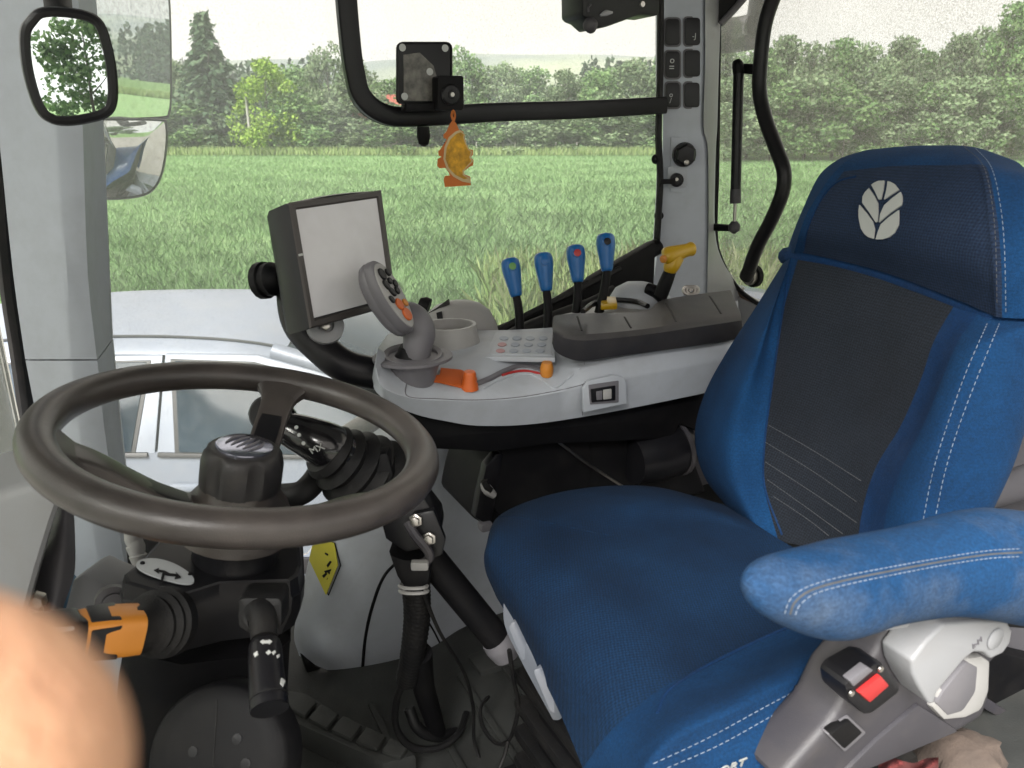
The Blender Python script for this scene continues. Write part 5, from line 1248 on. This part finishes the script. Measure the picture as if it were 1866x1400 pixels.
# front cup and rounded cover
cupo = P(818, 640, 1.29)
make('cup_tray', loft([[cupo + ZD * h + (math.cos(a) * RD * rx + math.sin(a) * LD * ry) for a in np.linspace(0, 2 * math.pi, 28, endpoint=False)] for h, rx, ry in ((-.03, .058, .05), (.0, .057, .05), (.028, .050, .045), (.046, .047, .042), (.046, .042, .037), (.030, .040, .035), (.028, .001, .001))]), M['grey_warm'], con, 40)
dm = P(836, 612, 1.42)
def domep(h, k): return [dm + ZD * h + (math.cos(a) * RD * .076 * k + math.sin(a) * LD * .05 * k) for a in np.linspace(0, 2 * math.pi, 32, endpoint=False)]
Dg = loft([domep(-.05, 1.05), domep(0, 1.03), domep(.022, .96), domep(.044, .8), domep(.058, .56), domep(.064, .3), domep(.066, .02)])
dc = make('rounded_cover', Dg, M['grey_warm'], con, 50)
DB = bvh_of(Dg)
make('cover_slot', draped(DB, [(774, 570), (782, 558), (800, 552), (822, 551), (822, 559), (800, 562), (786, 570), (778, 577)], .0012, .001), M['black'], dc)

make('cover_button', draped(DB, [(796, 572), (806, 569), (808, 583), (798, 584)], .002, .002), M['black_soft'], dc)
make('side_knob', lathe([(.016, 0), (.017, .01), (.012, .02)], P(782, 560, 1.45), A(-.9, .1, .3), 16), M['black'], con)
# multi-function handle
jh = thing('control_handle', 'curved grey control handle with orange and black buttons on its face', 'joystick', P(755, 665, 1.12))
so = P(753, 668, 1.115)
make('handle_socket', lathe([(.030, -.024), (.034, -.008), (.041, .012), (.0435, .018), (.042, .021), (.036, .019), (.030, .004)], so, A(.02, -.1, 1), 32), M['grey_mid'], jh)
make('socket_collar', loft([[so + ZD * h + math.cos(a) * RD * rx + math.sin(a) * LD * rx * .9 for a in np.linspace(0, 2 * math.pi, 30, endpoint=False)] for h, rx in ((.012, .058), (.016, .058), (.017, .040))]), M['grey_mid'], jh)
make('boot', lathe([(.031, .0), (.030, .012), (.022, .022), (.018, .032)], so, A(.02, -.1, 1), 20), M['black'], jh)
make('socket_tab', tube([P(714, 660, 1.09), P(722, 668, 1.085), P(735, 672, 1.08)], [.004, .007, .006], n=10), M['grey_mid'], jh)
neck = [P(757, 656, 1.105), P(761, 630, 1.10), P(763, 606, 1.10), P(752, 588, 1.10), P(736, 578, 1.105), P(722, 572, 1.105)]
make('neck', tube(neck, [.0185, .021, .024, .026, .024, .016], n=22, sub=6), M['grey_mid'], jh, 60)
hn = nrm(A(.82, -.36, .45))
hc = P(706, 545, 1.055)
hl = nrm(A(.5, -.05, -.86)); hl = nrm(hl - np.dot(hl, hn) * hn); hw = np.cross(hn, hl)
def hp_(k, off, a=.054, b=.024):
    return [hc + hn * off + hl * a * k * math.cos(t) * 1.0 + hw * b * k * math.sin(t) * (1 - .12 * math.cos(t)) for t in np.linspace(0, 2 * math.pi, 36, endpoint=False)]
make('head', loft([hp_(.86, -.018), hp_(.98, -.013), hp_(1.02, -.006), hp_(1.0, -.004), hp_(.985, -.002), hp_(1.02, .000), hp_(1.0, .009), hp_(.93, .0125)]), M['grey_mid'], jh, 35)
face = make('button_face', loft([hp_(.90, .0115), hp_(.89, .0138), hp_(.86, .0142)]), M['grey_warm'], jh)
def hbtn(s, t, a, b, mat, rot=0, h=.004, name='button'):
    c = hc + hn * .0138 + hl * s + hw * t; l2 = hl * math.cos(rot) + hw * math.sin(rot); w2 = np.cross(hn, l2)
    return make(name, prism([c + l2 * a * math.cos(q) + w2 * b * math.sin(q) for q in np.linspace(0, 2 * math.pi, 14, endpoint=False)], hn * h, .001, 1), M[mat], face)
for s, t, a, b, m_, r_ in ((.030, .0, .010, .008, 'orange', .2), (.013, -.004, .009, .0065, 'orange', .2), (.016, .010, .006, .004, 'amber', .2), (-.004, .008, .006, .004, 'black_soft', 0), (-.006, -.004, .008, .004, 'black_soft', .3), (-.013, .012, .006, .004, 'black_soft', 0), (-.018, -.008, .008, .0045, 'black_soft', .2), (-.020, .004, .005, .004, 'black_soft', 0), (-.033, -.004, .009, .006, 'black_soft', .1), (-.031, .010, .006, .004, 'black_soft', .2), (.002, -.014, .006, .0035, 'black_soft', .3)):
    hbtn(s, t, a, b, m_, r_)

# ================================================================== MONITOR ON ITS ARM
mon = thing('display_monitor', 'dark framed monitor with blank screen painted pale as sky reflection on a curved black arm', 'monitor', P(610, 600, 1.07))
DL, DRt = 1.00, 1.14
q_tl, q_tr, q_br, q_bl = P(524, 370, DL), P(693, 347, DRt), P(721, 556, DRt), P(563, 600, DL)
mnn = nrm(np.cross(q_bl - q_tl, q_tr - q_tl)); mnn = mnn if mnn @ ray(610, 480) < 0 else -mnn
def mq(s, t, off=0): return (q_tl * (1 - s) * (1 - t) + q_tr * s * (1 - t) + q_br * s * t + q_bl * (1 - s) * t) + mnn * off
def mring(k0, off, bow=0.):
    pts = []
    for i in range(6): pts.append(mq(k0 + (1 - 2 * k0) * i / 6, k0, off) + nrm(q_tl - q_bl) * bow * math.sin(math.pi * i / 6))
    for i in range(6): pts.append(mq(1 - k0, k0 + (1 - 2 * k0) * i / 6, off))
    for i in range(6): pts.append(mq(1 - k0 - (1 - 2 * k0) * i / 6, 1 - k0, off))
    for i in range(6): pts.append(mq(k0, 1 - k0 - (1 - 2 * k0) * i / 6, off))
    return pts
sideL = A(-.0, 0, 0)
make('monitor_housing', loft([mring(.06, -.001, .003), mring(.012, .001, .004), mring(0, -.004, .004), mring(0, -.040, .004), mring(.03, -.052, .003), mring(.16, -.066)]), M['black_soft'], mon, 30)
bez = []
make('screen_bezel', loft([[mq(a, b, o) for a, b in ((s, s), (1 - s, s), (1 - s, 1 - s), (s, 1 - s))] for s, o in ((.0, .0012), (.012, .0035), (.05, .0035), (.065, .0005))], cap=False), pmat('worn_bezel', (.055, .047, .043), .4, var=.2), mon, 20)
make('screen', prism([mq(a, b, .0008) for a, b in ((.055, .055), (.945, .055), (.945, .925), (.055, .925))], -mnn * .003), M['screen'], mon)
make('bezel_mark', rbox(mq(.022, .42, .004), (.007, .003, .001), [nrm(q_tr - q_tl), nrm(q_tl - q_bl), mnn], .0004), M['white'], mon)
make('swivel_knob', lathe([(.012, -.01), (.022, 0), (.024, .004), (.023, .014), (.026, .016), (.026, .026), (.018, .03)], P(502, 508, 1.075), P(476, 512, 1.085) - P(502, 508, 1.075), 16), M['black'], mon, 30)
make('monitor_arm', tube([P(528, 470, 1.10), P(530, 540, 1.10), P(545, 592, 1.10), P(582, 632, 1.10), P(630, 668, 1.10), P(700, 684, 1.12)], [.016, .02, .023, .024, .024, .024], n=18, sub=6), M['black_soft'], mon, 60)
clp = make('arm_clamp', lathe([(.024, -.01), (.026, -.004), (.026, .008), (.020, .012), (.012, .012), (.010, .006)], P(592, 596, 1.085), nrm(A(.3, -.8, .5)), 24), M['grey_pale'], mon)
make('clamp_bolt', lathe([(.008, .0), (.008, .012), (.005, .014)], P(592, 596, 1.083), nrm(A(.3, -.8, .5)), 6), M['steel'], clp)

# ================================================================== LEVERS BEHIND THE CONSOLE
def spool(u0, v0, u1, v1, ub, vb, dot, label, D=1.42):
    t = thing('spool_lever', label, 'lever', P(ub, vb, D), 'blue spool valve levers')
    a, b, c = P(u0, v0, D), P(u1, v1, D), P(ub, vb, D)
    make('shaft', tube([c, (b * .6 + c * .4) + A(.002, 0, 0), b], [.0085, .0080, .0075], n=10), M['black'], t)
    d = a - b
    gr = tube([b - d * .02, b + d * .03, b + d * .3, b + d * .66, b + d * .88, b + d * .97, a], [.006, .0105, .0135, .0172, .0165, .012, .003], n=20, sub=4)
    g = make('grip', gr, M['lever_blue'], t, 60)
    B = bvh_of(gr)
    uu, vv = u0 + (u1 - u0) * .22 + 3, v0 + (v1 - v0) * .22
    hb = hit(B, uu, vv)
    make('button_recess', lathe([(.0085, -.002), (.0085, .0006), (.0078, .001)], hb[0], hb[1], 18), M['lever_blue'], g)
    make('inset_button', lathe([(.0068, -.002), (.0068, .0012), (.0055, .0017)], hb[0], hb[1], 18), M[dot], g)
spool(928, 470, 941, 540, 948, 612, 'green_dot', 'blue lever with a green button, leftmost of the four levers')
spool(989, 460, 996, 530, 998, 612, 'lever_blue', 'blue lever with a plain blue button, second of the four levers')
spool(1048, 446, 1053, 514, 1047, 590, 'red', 'blue lever with a red button, third of the four levers')
spool(1103, 425, 1106, 494, 1090, 575, 'black_soft', 'blue lever with a black button, rightmost of the four levers')
yl = thing('yellow_lever', 'yellow T-shaped grip on a black lever before the rear pillar', 'lever', P(1205, 545, 1.44))
make('shaft', tube([P(1203, 540, 1.44), P(1213, 515, 1.43), P(1222, 492, 1.425)], [.0135, .013, .0115], n=14), M['black'], yl)
yg = make('grip', tube([P(1209, 469, 1.415), P(1216, 467, 1.415), P(1236, 461, 1.42), P(1252, 456, 1.425), P(1260, 454, 1.43), P(1263, 454, 1.432)], [.013, .017, .0145, .012, .013, .005], n=18), M['yellow'], yl, 60)
make('grip_neck', tube([P(1221, 494, 1.425), P(1224, 484, 1.42), P(1233, 468, 1.42)], [.012, .015, .0145], n=16), M['yellow'], yg)
make('end_button', lathe([(.007, 0), (.007, .004), (.004, .006)], P(1210, 472, 1.402), A(-.75, -.6, -.1), 14), M['amber'], yl)
# coiled metal fitting on the ledge behind
tag(make('metal_fitting', tube([P(1252 + 9 * math.cos(t) + t * .9, 530 - 7 * math.sin(t), 1.6) for t in np.linspace(0, 16, 60)], .004, n=6, sub=0), M['steel']), 'small coiled metal fitting lying before the rear pillar', 'fitting')

# ================================================================== LOADER JOYSTICK, ITS STAND, CABLES
lj = thing('loader_joystick', 'glossy black loader joystick with pleated boot behind the steering wheel', 'joystick', P(690, 890, 1.05))
M['gloss'] = pmat('glossy_black_plastic', (.010, .010, .012), .2, var=.2, coat=.3, dirt=.05)
JD = 1.02
make('head', tube([P(470, 770, JD), P(486, 758, JD), P(505, 764, JD), P(520, 782, JD)], [.018, .025, .026, .022], n=22), M['gloss'], lj, 60)
hd = lathe([(.024, 0), (.024, .005), (.021, .008), (.001, .009)], P(488, 755, JD - .018), nrm(A(-.15, -.9, .35)), 26)
dial = make('dial_face', hd, M['black_soft'], lj)
for k in range(10):
    a = k * .628
    make('dial_tick', rbox(P(488 + 15 * math.cos(a), 755 + 16 * math.sin(a), JD - .0275), (.004, .001, .0012), None), M['grey_mid'], dial)
make('green_button', lathe([(.007, 0), (.006, .005), (.002, .006)], P(473, 776, JD - .022), A(-.3, -1, .2), 14), M['teal_dot'], lj)
Jg = tube([P(505, 770, JD), P(530, 783, JD - .005), P(565, 798, JD - .005), P(600, 815, JD), P(628, 832, JD + .01)], [.018, .024, .029, .033, .030], n=24, sub=6, up=ZD, flat=.95)
make('handle', Jg, M['gloss'], lj, 60)
JB = bvh_of(Jg)
pa = hit(JB, 578, 818)
make('lettering', text_geo('MX', .013, pa[0] + pa[1] * .0014, nrm(A(1, 0, .42)), nrm(A(-.42, -.3, 1))), M['white'], lj)
for u, v in ((540, 779), (545, 793), (553, 808)):
    h_ = hit(JB, u, v)
    if h_: make('print_mark', lathe([(.0028, 0), (.0022, .001)], h_[0], h_[1], 8), M['white'], lj)
jb0, jb1 = P(598, 822, JD), P(690, 884, JD + .06)
jax = jb1 - jb0; JL = np.linalg.norm(jax)
make('pleated_boot', lathe([(.034, -.006), (.040, .004), (.034, .012), (.046, .022), (.040, .032), (.054, .042), (.047, .052), (.060, .062), (.053, .072), (.064, .084), (.058, .096), (.058, .11)], jb0, jax, 28), M['rubber'], lj, 25)
make('mount_plate', prism([P(u, v, 1.02) for u, v in ((672, 830), (706, 826), (718, 868), (700, 900), (640, 900))], A(0, .03, 0), .006), M['black'], lj)
make('hose', tube([P(500, 905, 1.05), P(545, 900, 1.04), P(570, 880, 1.05), P(590, 850, 1.07)], .017, n=12), M['rubber'], lj)
ls = thing('loader_joystick_stand', 'black bolted clamp bracket and strut carrying the loader joystick', 'bracket', P(780, 1010, 1.0))
make('upper_block', prism([P(u, v, 1.0) for u, v in ((690, 940), (720, 880), (770, 905), (800, 945), (806, 972), (780, 1000), (740, 1010), (700, 985))], A(0, .05, 0), .008), M['black_soft'], ls)
make('clamp_plate', prism([P(u, v, .985) for u, v in ((752, 938), (790, 930), (812, 985), (806, 1012), (786, 1020), (764, 1000))], A(0, .012, 0), .003), M['black_soft'], ls)
make('bent_strap', tube([P(742, 952, .98), P(756, 975, .976), P(778, 1002, .974), P(782, 1018, .974), P(765, 1030, .978)], .006, n=8), M['grey_dark'], ls)
for u, v in ((758, 948), (783, 981)): make('bolt', lathe([(.009, 0), (.009, .004), (.0065, .005), (.006, .010), (.003, .011)], P(u, v, .983), A(-.1, -1, .2), 6), M['steel'], ls)
make('lower_clamp', prism([P(u, v, .99) for u, v in ((706, 1008), (735, 1020), (770, 1022), (785, 1040), (782, 1068), (740, 1080), (722, 1052))], A(0, .05, 0), .007), M['black'], ls)
make('strap_end', rbox(P(765, 1030, .965), (.022, .01, .012), None, .003), M['grey_warm'], ls)
make('strut', tube([P(770, 1000, 1.03), P(840, 1085, 1.05), P(908, 1168, 1.075)], .0205, n=16), M['black'], ls)
make('strut_ferrule', tube([P(903, 1162, 1.074), P(914, 1176, 1.078), P(925, 1195, 1.082)], [.022, .024, .02], n=16), M['grey_mid'], ls)
make('cable_ties', join(*[tube([P(753 + 26 * math.cos(a) + du, 1068 + k * 9 + 5 * math.sin(a), .99 - .018 * math.sin(a)) for a in np.linspace(0, 6.28, 16, endpoint=False)], .0022, n=5, sub=0, closed=True) for k, du in ((0, 0), (1, 1))]), M['grey_warm'], ls)
cs = thing('cable_harness', 'braided black sleeve hanging from the joystick clamp with cables running to the floor', 'cables', P(750, 1330, 1.1))
def braid(pts, r, n=14, sub=30):
    v, f = tube(pts, r, n=n, sub=sub)
    m = len(v) // n
    c = v.reshape(m, n, 3); mid = c.mean(1, keepdims=True)
    k = 1 + .06 * np.sin(np.arange(m)[:, None] * 1.9 + np.arange(n)[None] * 2 * np.pi / n * 3)
    return (mid + (c - mid) * k[:, :, None]).reshape(-1, 3), f
make('braided_sleeve', braid([P(757, 1055, 1.02), P(760, 1120, 1.05), P(752, 1190, 1.09), P(742, 1240, 1.13)], [.019, .018, .017, .016]), M['rubber'], cs, 60)
make('lower_sleeve', tube([P(765, 1190, 1.10), P(772, 1250, 1.16), P(790, 1310, 1.22), P(800, 1340, 1.26)], [.018, .017, .015, .012], n=12), M['black'], cs)
make('cable_loop', tube([P(742, 1225, 1.12), P(722, 1275, 1.15), P(722, 1325, 1.18), P(748, 1360, 1.2), P(795, 1364, 1.22), P(835, 1338, 1.25), P(850, 1300, 1.3)], .0058, n=8), M['rubber'], cs)
make('thin_cable', tube([P(772, 1165, 1.07), P(745, 1200, 1.10), P(728, 1250, 1.13)], .0022, n=6), M['rubber'], cs)
make('thin_cable', tube([P(768, 1070, 1.0), P(800, 1150, 1.05), P(845, 1225, 1.15), P(862, 1290, 1.22), P(864, 1350, 1.26), P(880, 1400, 1.26)], .0028, n=6), M['rubber'], cs)
make('thin_cable', tube([P(928, 1185, 1.02), P(936, 1240, 1.06), P(944, 1290, 1.1), P(930, 1345, 1.14), P(905, 1355, 1.17), P(880, 1325, 1.2), P(876, 1290, 1.24), P(890, 1270, 1.28)], .0032, n=6), M['rubber'], cs)
make('thin_cable', tube([P(926, 1350, 1.14), P(918, 1380, 1.14), P(900, 1420, 1.13)], .0028, n=6), M['rubber'], cs)
make('inner_hose', tube([P(745, 1290, 1.22), P(760, 1325, 1.22), P(790, 1342, 1.24), P(830, 1335, 1.28)], .009, n=10), M['rubber'], cs)
# storage box and clutter under the console
bx = thing('storage_box', 'black moulded storage box hanging under the console behind the seat', 'box', P(1050, 900, 1.25))
make('box_body', prism([PL(u, v, 1.04) for u, v in ((886, 850), (905, 826), (960, 806), (1050, 798), (1250, 792), (1290, 900), (1200, 925), (1000, 935), (900, 968), (862, 946), (872, 900))], LD * .15, .012, 3), M['black'], bx)
make('box_lid', prism([PL(u, v, 1.03) for u, v in ((886, 850), (904, 828), (918, 826), (912, 870), (895, 962), (866, 944), (874, 900))], LD * .02, .004), M['black_soft'], bx)
make('round_boss', lathe([(.10, -.01), (.098, .006), (.07, .010), (.001, .011)], PL(985, 865, 1.04), -LD, 32), M['black'], bx)
make('handle_slot', tube([PL(881, 880, 1.022), PL(888, 892, 1.02), PL(900, 903, 1.02)], [.006, .009, .006], n=10), M['grey_warm'], bx)
make('slot_dark', tube([PL(882, 876, 1.018), PL(887, 887, 1.016), PL(893, 894, 1.016)], .006, n=8), M['rubber'], bx)
make('stay_wire', tube([PL(1018, 806, 1.02), PL(1070, 845, 1.01), PL(1140, 890, 1.0)], .0025, n=6), M['steel'], bx)
make('corner_foot', rbox(PL(884, 958, 1.03), (.02, .02, .015), TAX, .004), M['grey_mid'], bx)
mt_ = thing('blower_motor', 'black cylindrical motor housing below the console beside the backrest', 'motor', PL(1200, 850, 1.05))
make('motor_body', tube([PL(1148, 838, 1.03), PL(1185, 828, 1.03), PL(1230, 814, 1.03), PL(1248, 808, 1.03)], [.045, .052, .050, .042], n=22), M['black_soft'], mt_, 50)
make('motor_band', tube([PL(1228, 815, 1.03), PL(1234, 813, 1.03)], .054, n=22, sub=2), M['grey_dark'], mt_, 40)
make('bracket_rail', prism([PL(u, v, 1.035) for u, v in ((1020, 790), (1120, 786), (1190, 772), (1190, 788), (1140, 802), (1024, 800))], LD * .02, .003), M['grey_mid'], mt_)
make('rail_stay', prism([PL(u, v, 1.03) for u, v in ((1206, 770), (1240, 764), (1236, 790), (1210, 792))], LD * .015, .003), M['grey_mid'], mt_)
make('valve_block', prism([PL(u, v, 1.1) for u, v in ((872, 1225), (930, 1205), (985, 1200), (990, 1330), (950, 1350), (900, 1290))], LD * .06, .01), M['mat'], cab)

# ================================================================== GRAB HANDLE, GAS STRUT, SMALL FITTINGS
gh = thing('grab_handle', 'long bent black grab handle on the rear window', 'handle', prpt(1372, 500, RW - .05))
make('bar', tube([prpt(u, v, RW - .06) for u, v in ((1500, -330), (1462, -160), (1440, -70), (1412, -10), (1394, 45), (1386, 110), (1384, 165), (1394, 215), (1414, 270), (1428, 310), (1426, 350), (1406, 400), (1380, 450), (1362, 500))], .0165, n=16, sub=6), M['black_soft'], gh, 60)
make('bar_end', tube([prpt(1366, 490, RW - .06), prpt(1359, 506, RW - .06), prpt(1357, 510, RW - .06)], [.0167, .0165, .010], n=16), M['rubber'], gh)
make('strut_lug', prism([prpt(u, v, RW - .055) for u, v in ((1344, 116), (1378, 116), (1378, 137), (1350, 134))], RD * .012, .003), M['black'], gh)
gs_ = thing('gas_strut', 'thin black gas strut between the rear pillar and the window handle', 'gas strut', prpt(1338, 415, RW - .07))
make('cylinder', tube([prpt(1346, 130, RW - .07), prpt(1343, 250, RW - .07), prpt(1340, 370, RW - .07)], .0125, n=14), M['black_soft'], gs_)
make('cylinder_end', tube([prpt(1340.5, 345, RW - .07), prpt(1340, 371, RW - .07)], .0135, n=14, sub=2), M['grey_dark'], gs_)
make('piston_rod', tube([prpt(1340, 368, RW - .07), prpt(1338, 410, RW - .07)], .0042, n=10), M['steel'], gs_)
make('upper_joint', tube([prpt(1342, 112, RW - .07), prpt(1345, 122, RW - .07), prpt(1346, 136, RW - .07)], [.010, .014, .013], n=12), M['black'], gs_)
make('lower_joint', lathe([(.004, -.016), (.014, -.008), (.015, .004), (.008, .014)], prpt(1338, 414, RW - .07), A(0, 0, 1), 14), M['grey_dark'], gs_)
make('lower_pin', tube([prpt(1296, 414, RW - .07), prpt(1315, 415, RW - .07), prpt(1336, 416, RW - .07)], [.0095, .009, .008], n=12), M['black'], gs_)
# bracket plate on the frame bar
br = thing('device_bracket', 'square black mounting plate with corner holes above the window bar', 'bracket', PL(790, 200, LW - .07))
BLp = LW - .08
def holes_plate():
    o = [PL(u, v, BLp) for u, v in rrect(723, 77, 824, 190, 10, 3)]
    return prism(o, LD * .006, .0015)
make('plate', holes_plate(), M['black_soft'], br)
make('mottled_insert', prism([PL(u, v, BLp - .0012) for u, v in ((735, 100), (765, 96), (790, 120), (796, 140), (796, 184), (736, 184))], LD * .002), pmat('painted_reflection_film', (.16, .15, .13), .35, var=.7, vs=60), br)  # mottled grey colour stands in for the reflecting, see-through plate centre
for u, v in ((733, 87), (811, 88), (737, 176), (783, 131)): make('fixing_hole', lathe([(.0065, 0), (.0065, .0012), (.002, .0014)], PL(u, v, BLp - .0008), -LD, 16), M['white'], br)
make('plate_edge', tube([PL(u, v, BLp - .001) for u, v in rrect(724, 78, 823, 189, 10, 3)], .0018, n=6, sub=0, closed=True), M['black_soft'], br)
make('clamp_block', prism([PL(u, v, BLp - .03) for u, v in rrect(798, 138, 845, 201, 5, 3)], LD * .04, .004), M['black'], br)
make('clamp_side', prism([PL(u, v, BLp - .025) for u, v in ((838, 140), (845, 141), (846, 200), (838, 200))], LD * .03, .002), M['grey_dark'], br)
make('clamp_screw', lathe([(.018, 0), (.019, .004), (.016, .008), (.008, .009), (.007, .011)], PL(820, 173, BLp - .03), -LD, 12), M['black_soft'], br)
make('screw_head', lathe([(.0045, .011), (.004, .013)], PL(820, 173, BLp - .03), -LD, 10), M['steel'], br)
make('foot', prism([PL(u, v, BLp - .01) for u, v in ((740, 188), (802, 188), (802, 203), (740, 203))], LD * .03, .003), M['black'], br)
# air freshener card hanging from it
af = thing('air_freshener', 'orange tree-shaped card air freshener hanging from the window bar', 'air freshener', PL(828, 340, LW - .12))
AFl = LW - .13
out = [(826, 218), (820, 226), (814, 240), (808, 246), (809, 252), (815, 254), (810, 262), (803, 272), (799, 276), (800, 284), (805, 286), (798, 290), (797, 302), (801, 307), (812, 306), (818, 314), (820, 320), (811, 321), (809, 328), (811, 341), (858, 338), (857, 322), (846, 318), (846, 312), (856, 304), (862, 302), (863, 292), (858, 287), (862, 282), (862, 274), (855, 272), (850, 262), (846, 248), (844, 240), (836, 236), (832, 226)]
M['card_orange'] = pmat('orange_card', (.80, .22, .035), .7, var=.1)
M['card_pulp'] = pmat('orange_pulp_print', (.86, .45, .03), .7, var=.45, vs=75)
card = make('card', prism([PL(u, v, AFl) for u, v in out], LD * .0015), M['card_orange'], af)
arc = [(835 + 30 * math.cos(t), 290 + 46 * math.sin(t)) for t in np.linspace(math.radians(50), math.radians(275), 18)]
slice_o = [(836, 238), (843, 242), (845, 250), (849, 263), (854, 273), (860, 276), (857, 287), (861, 293), (860, 300), (852, 304), (844, 312), (845, 319), (856, 324), (855, 333)] + arc
make('slice_rind', prism([PL(u, v, AFl - .0006) for u, v in [(848, 246), (846, 250), (850, 263), (855, 273), (861, 276), (858, 287), (862, 294), (846, 311), (846, 319), (856, 324), (857, 334), (842, 331), (826, 322), (814, 308), (808, 290), (810, 268), (818, 250), (830, 240), (838, 237)]], LD * .0005), pmat('pale_rind_print', (.86, .66, .36), .7), card)
make('slice_pulp', prism([PL(u, v, AFl - .0011) for u, v in [(845, 246), (844, 251), (848, 263), (853, 273), (858, 277), (855, 287), (859, 294), (843, 311), (843, 319), (853, 325), (846, 327), (830, 319), (818, 306), (812, 290), (814, 270), (821, 254), (832, 244), (840, 241)]], LD * .0005), M['card_pulp'], card)
make('hang_loop', tube([PL(826, 220, AFl), PL(823, 210, AFl), PL(826, 202, AFl - .005), PL(829, 211, AFl), PL(827, 220, AFl)], .0022, n=6), M['card_orange'], af)
# lamp / wiper motor at the top edge
wm_ = thing('wiper_motor', 'black wiper motor hanging from the cab roof edge at the top', 'motor', PL(1130, 10, LW - .2))
WL = LW - .22
make('motor_case', prism([PL(u, v, WL) for u, v in ((1060, -440), (1062, 28), (1068, 33), (1080, 38), (1094, 52), (1110, 48), (1160, 30), (1166, 26), (1203, 29), (1206, -440))], LD * .08, .008), M['black_soft'], wm_)
make('end_ball', lathe([(.002, -.014), (.010, -.010), (.0145, 0), (.010, .010), (.002, .014)], PL(1076, 46, WL), -LD, 16), M['grey_dark'], wm_, 70)
make('case_slot', tube([PL(1094, 28, WL - .002), PL(1104, 24, WL - .002), PL(1116, 23, WL - .002)], [.002, .005, .002], n=8), M['grey_pale'], wm_)
make('case_rib', tube([PL(1072, 22, WL - .001), PL(1072, 14, WL - .001), PL(1077, 8, WL - .001)], .002, n=6), M['grey_dark'], wm_)
make('case_screw', lathe([(.006, 0), (.005, .003)], PL(1170, 8, WL), -LD, 10), M['steel'], wm_)

# ================================================================== HAND AT THE LENS
def hand():
    me = bpy.data.meshes.new('hand')
    j = {}
    tip = P(62, 1030, .050)
    dv = nrm(A(-.55, -.10, -.8)); sd2 = nrm(np.cross(dv, A(0, 1, 0))); bk2 = np.cross(dv, sd2)
    V, Ed, Rd = [], [], []
    def add(p, r, par=None):
        V.append(p); Rd.append(r)
        if par is not None: Ed.append((par, len(V) - 1))
        return len(V) - 1
    palm = tip + dv * .105
    wr = add(palm + dv * .085, .027); el = add(palm + dv * .20, .032, wr)
    c0 = add(palm + dv * .04, .028, wr)
    for k, (off, ln, r) in enumerate(((-.036, .060, .0085), (-.012, .072, .009), (.012, .074, .0092), (.034, .066, .0095))):
        b = add(palm + sd2 * off, .0135, c0)
        m1 = add(palm + sd2 * off * 1.15 - dv * ln * .45 + bk2 * .012 * (1 if k < 3 else .2), r, b) if k < 3 else add(tip + dv * .062, .0175, b)
        m2 = add(palm + sd2 * off * 1.2 - dv * ln * .75 + bk2 * .032, r * .92, m1) if k < 3 else add(tip + dv * .028, .0172, m1)
        if k < 3: add(palm + sd2 * off * 1.2 - dv * ln * .7 + bk2 * .052, r * .8, m2)
        else: add(tip + dv * .006, .0160, m2)
    th = add(palm + sd2 * .045 + dv * .03 + bk2 * .012, .014, c0)
    t2 = add(palm + sd2 * .066 - dv * .004 + bk2 * .03, .0115, th); add(palm + sd2 * .075 - dv * .03 + bk2 * .045, .010, t2)
    org = V[0]
    me.from_pydata([tuple(p - org) for p in V], Ed, [])
    me.materials.append(M['skin'])
    o = bpy.data.objects.new('hand', me); COL.objects.link(o); o.location = org
    md = o.modifiers.new('skin', 'SKIN'); md.use_smooth_shade = True
    for i, r in enumerate(Rd): me.skin_vertices[0].data[i].radius = (r, r)
    me.skin_vertices[0].data[0].use_root = True
    sb = o.modifiers.new('sub', 'SUBSURF'); sb.levels = 2; sb.render_levels = 3
    return tag(o, "photographer's hand with one blurred fingertip at the lower left corner", 'hand')
hand()

# ================================================================== HAZE
hzm = bpy.data.materials.new('thin_haze'); hzm.use_nodes = True
hN, hL = hzm.node_tree.nodes, hzm.node_tree.links
hN.clear()
ho = hN.new('ShaderNodeOutputMaterial'); hv_ = hN.new('ShaderNodeVolumePrincipled')
hv_.inputs['Color'].default_value = (.82, .88, .93, 1); hv_.inputs['Density'].default_value = .0003; hv_.inputs['Anisotropy'].default_value = .1
hL.new(hv_.outputs[0], ho.inputs['Volume'])
hz_o = make('haze', rbox(A(0, 0, 140), (9300, 9300, 284)), hzm, loc=(0, 0, 0)); hz_o['kind'] = 'stuff'
tag(hz_o, 'thin pale haze lying over the fields and far hills', None, kind='stuff')
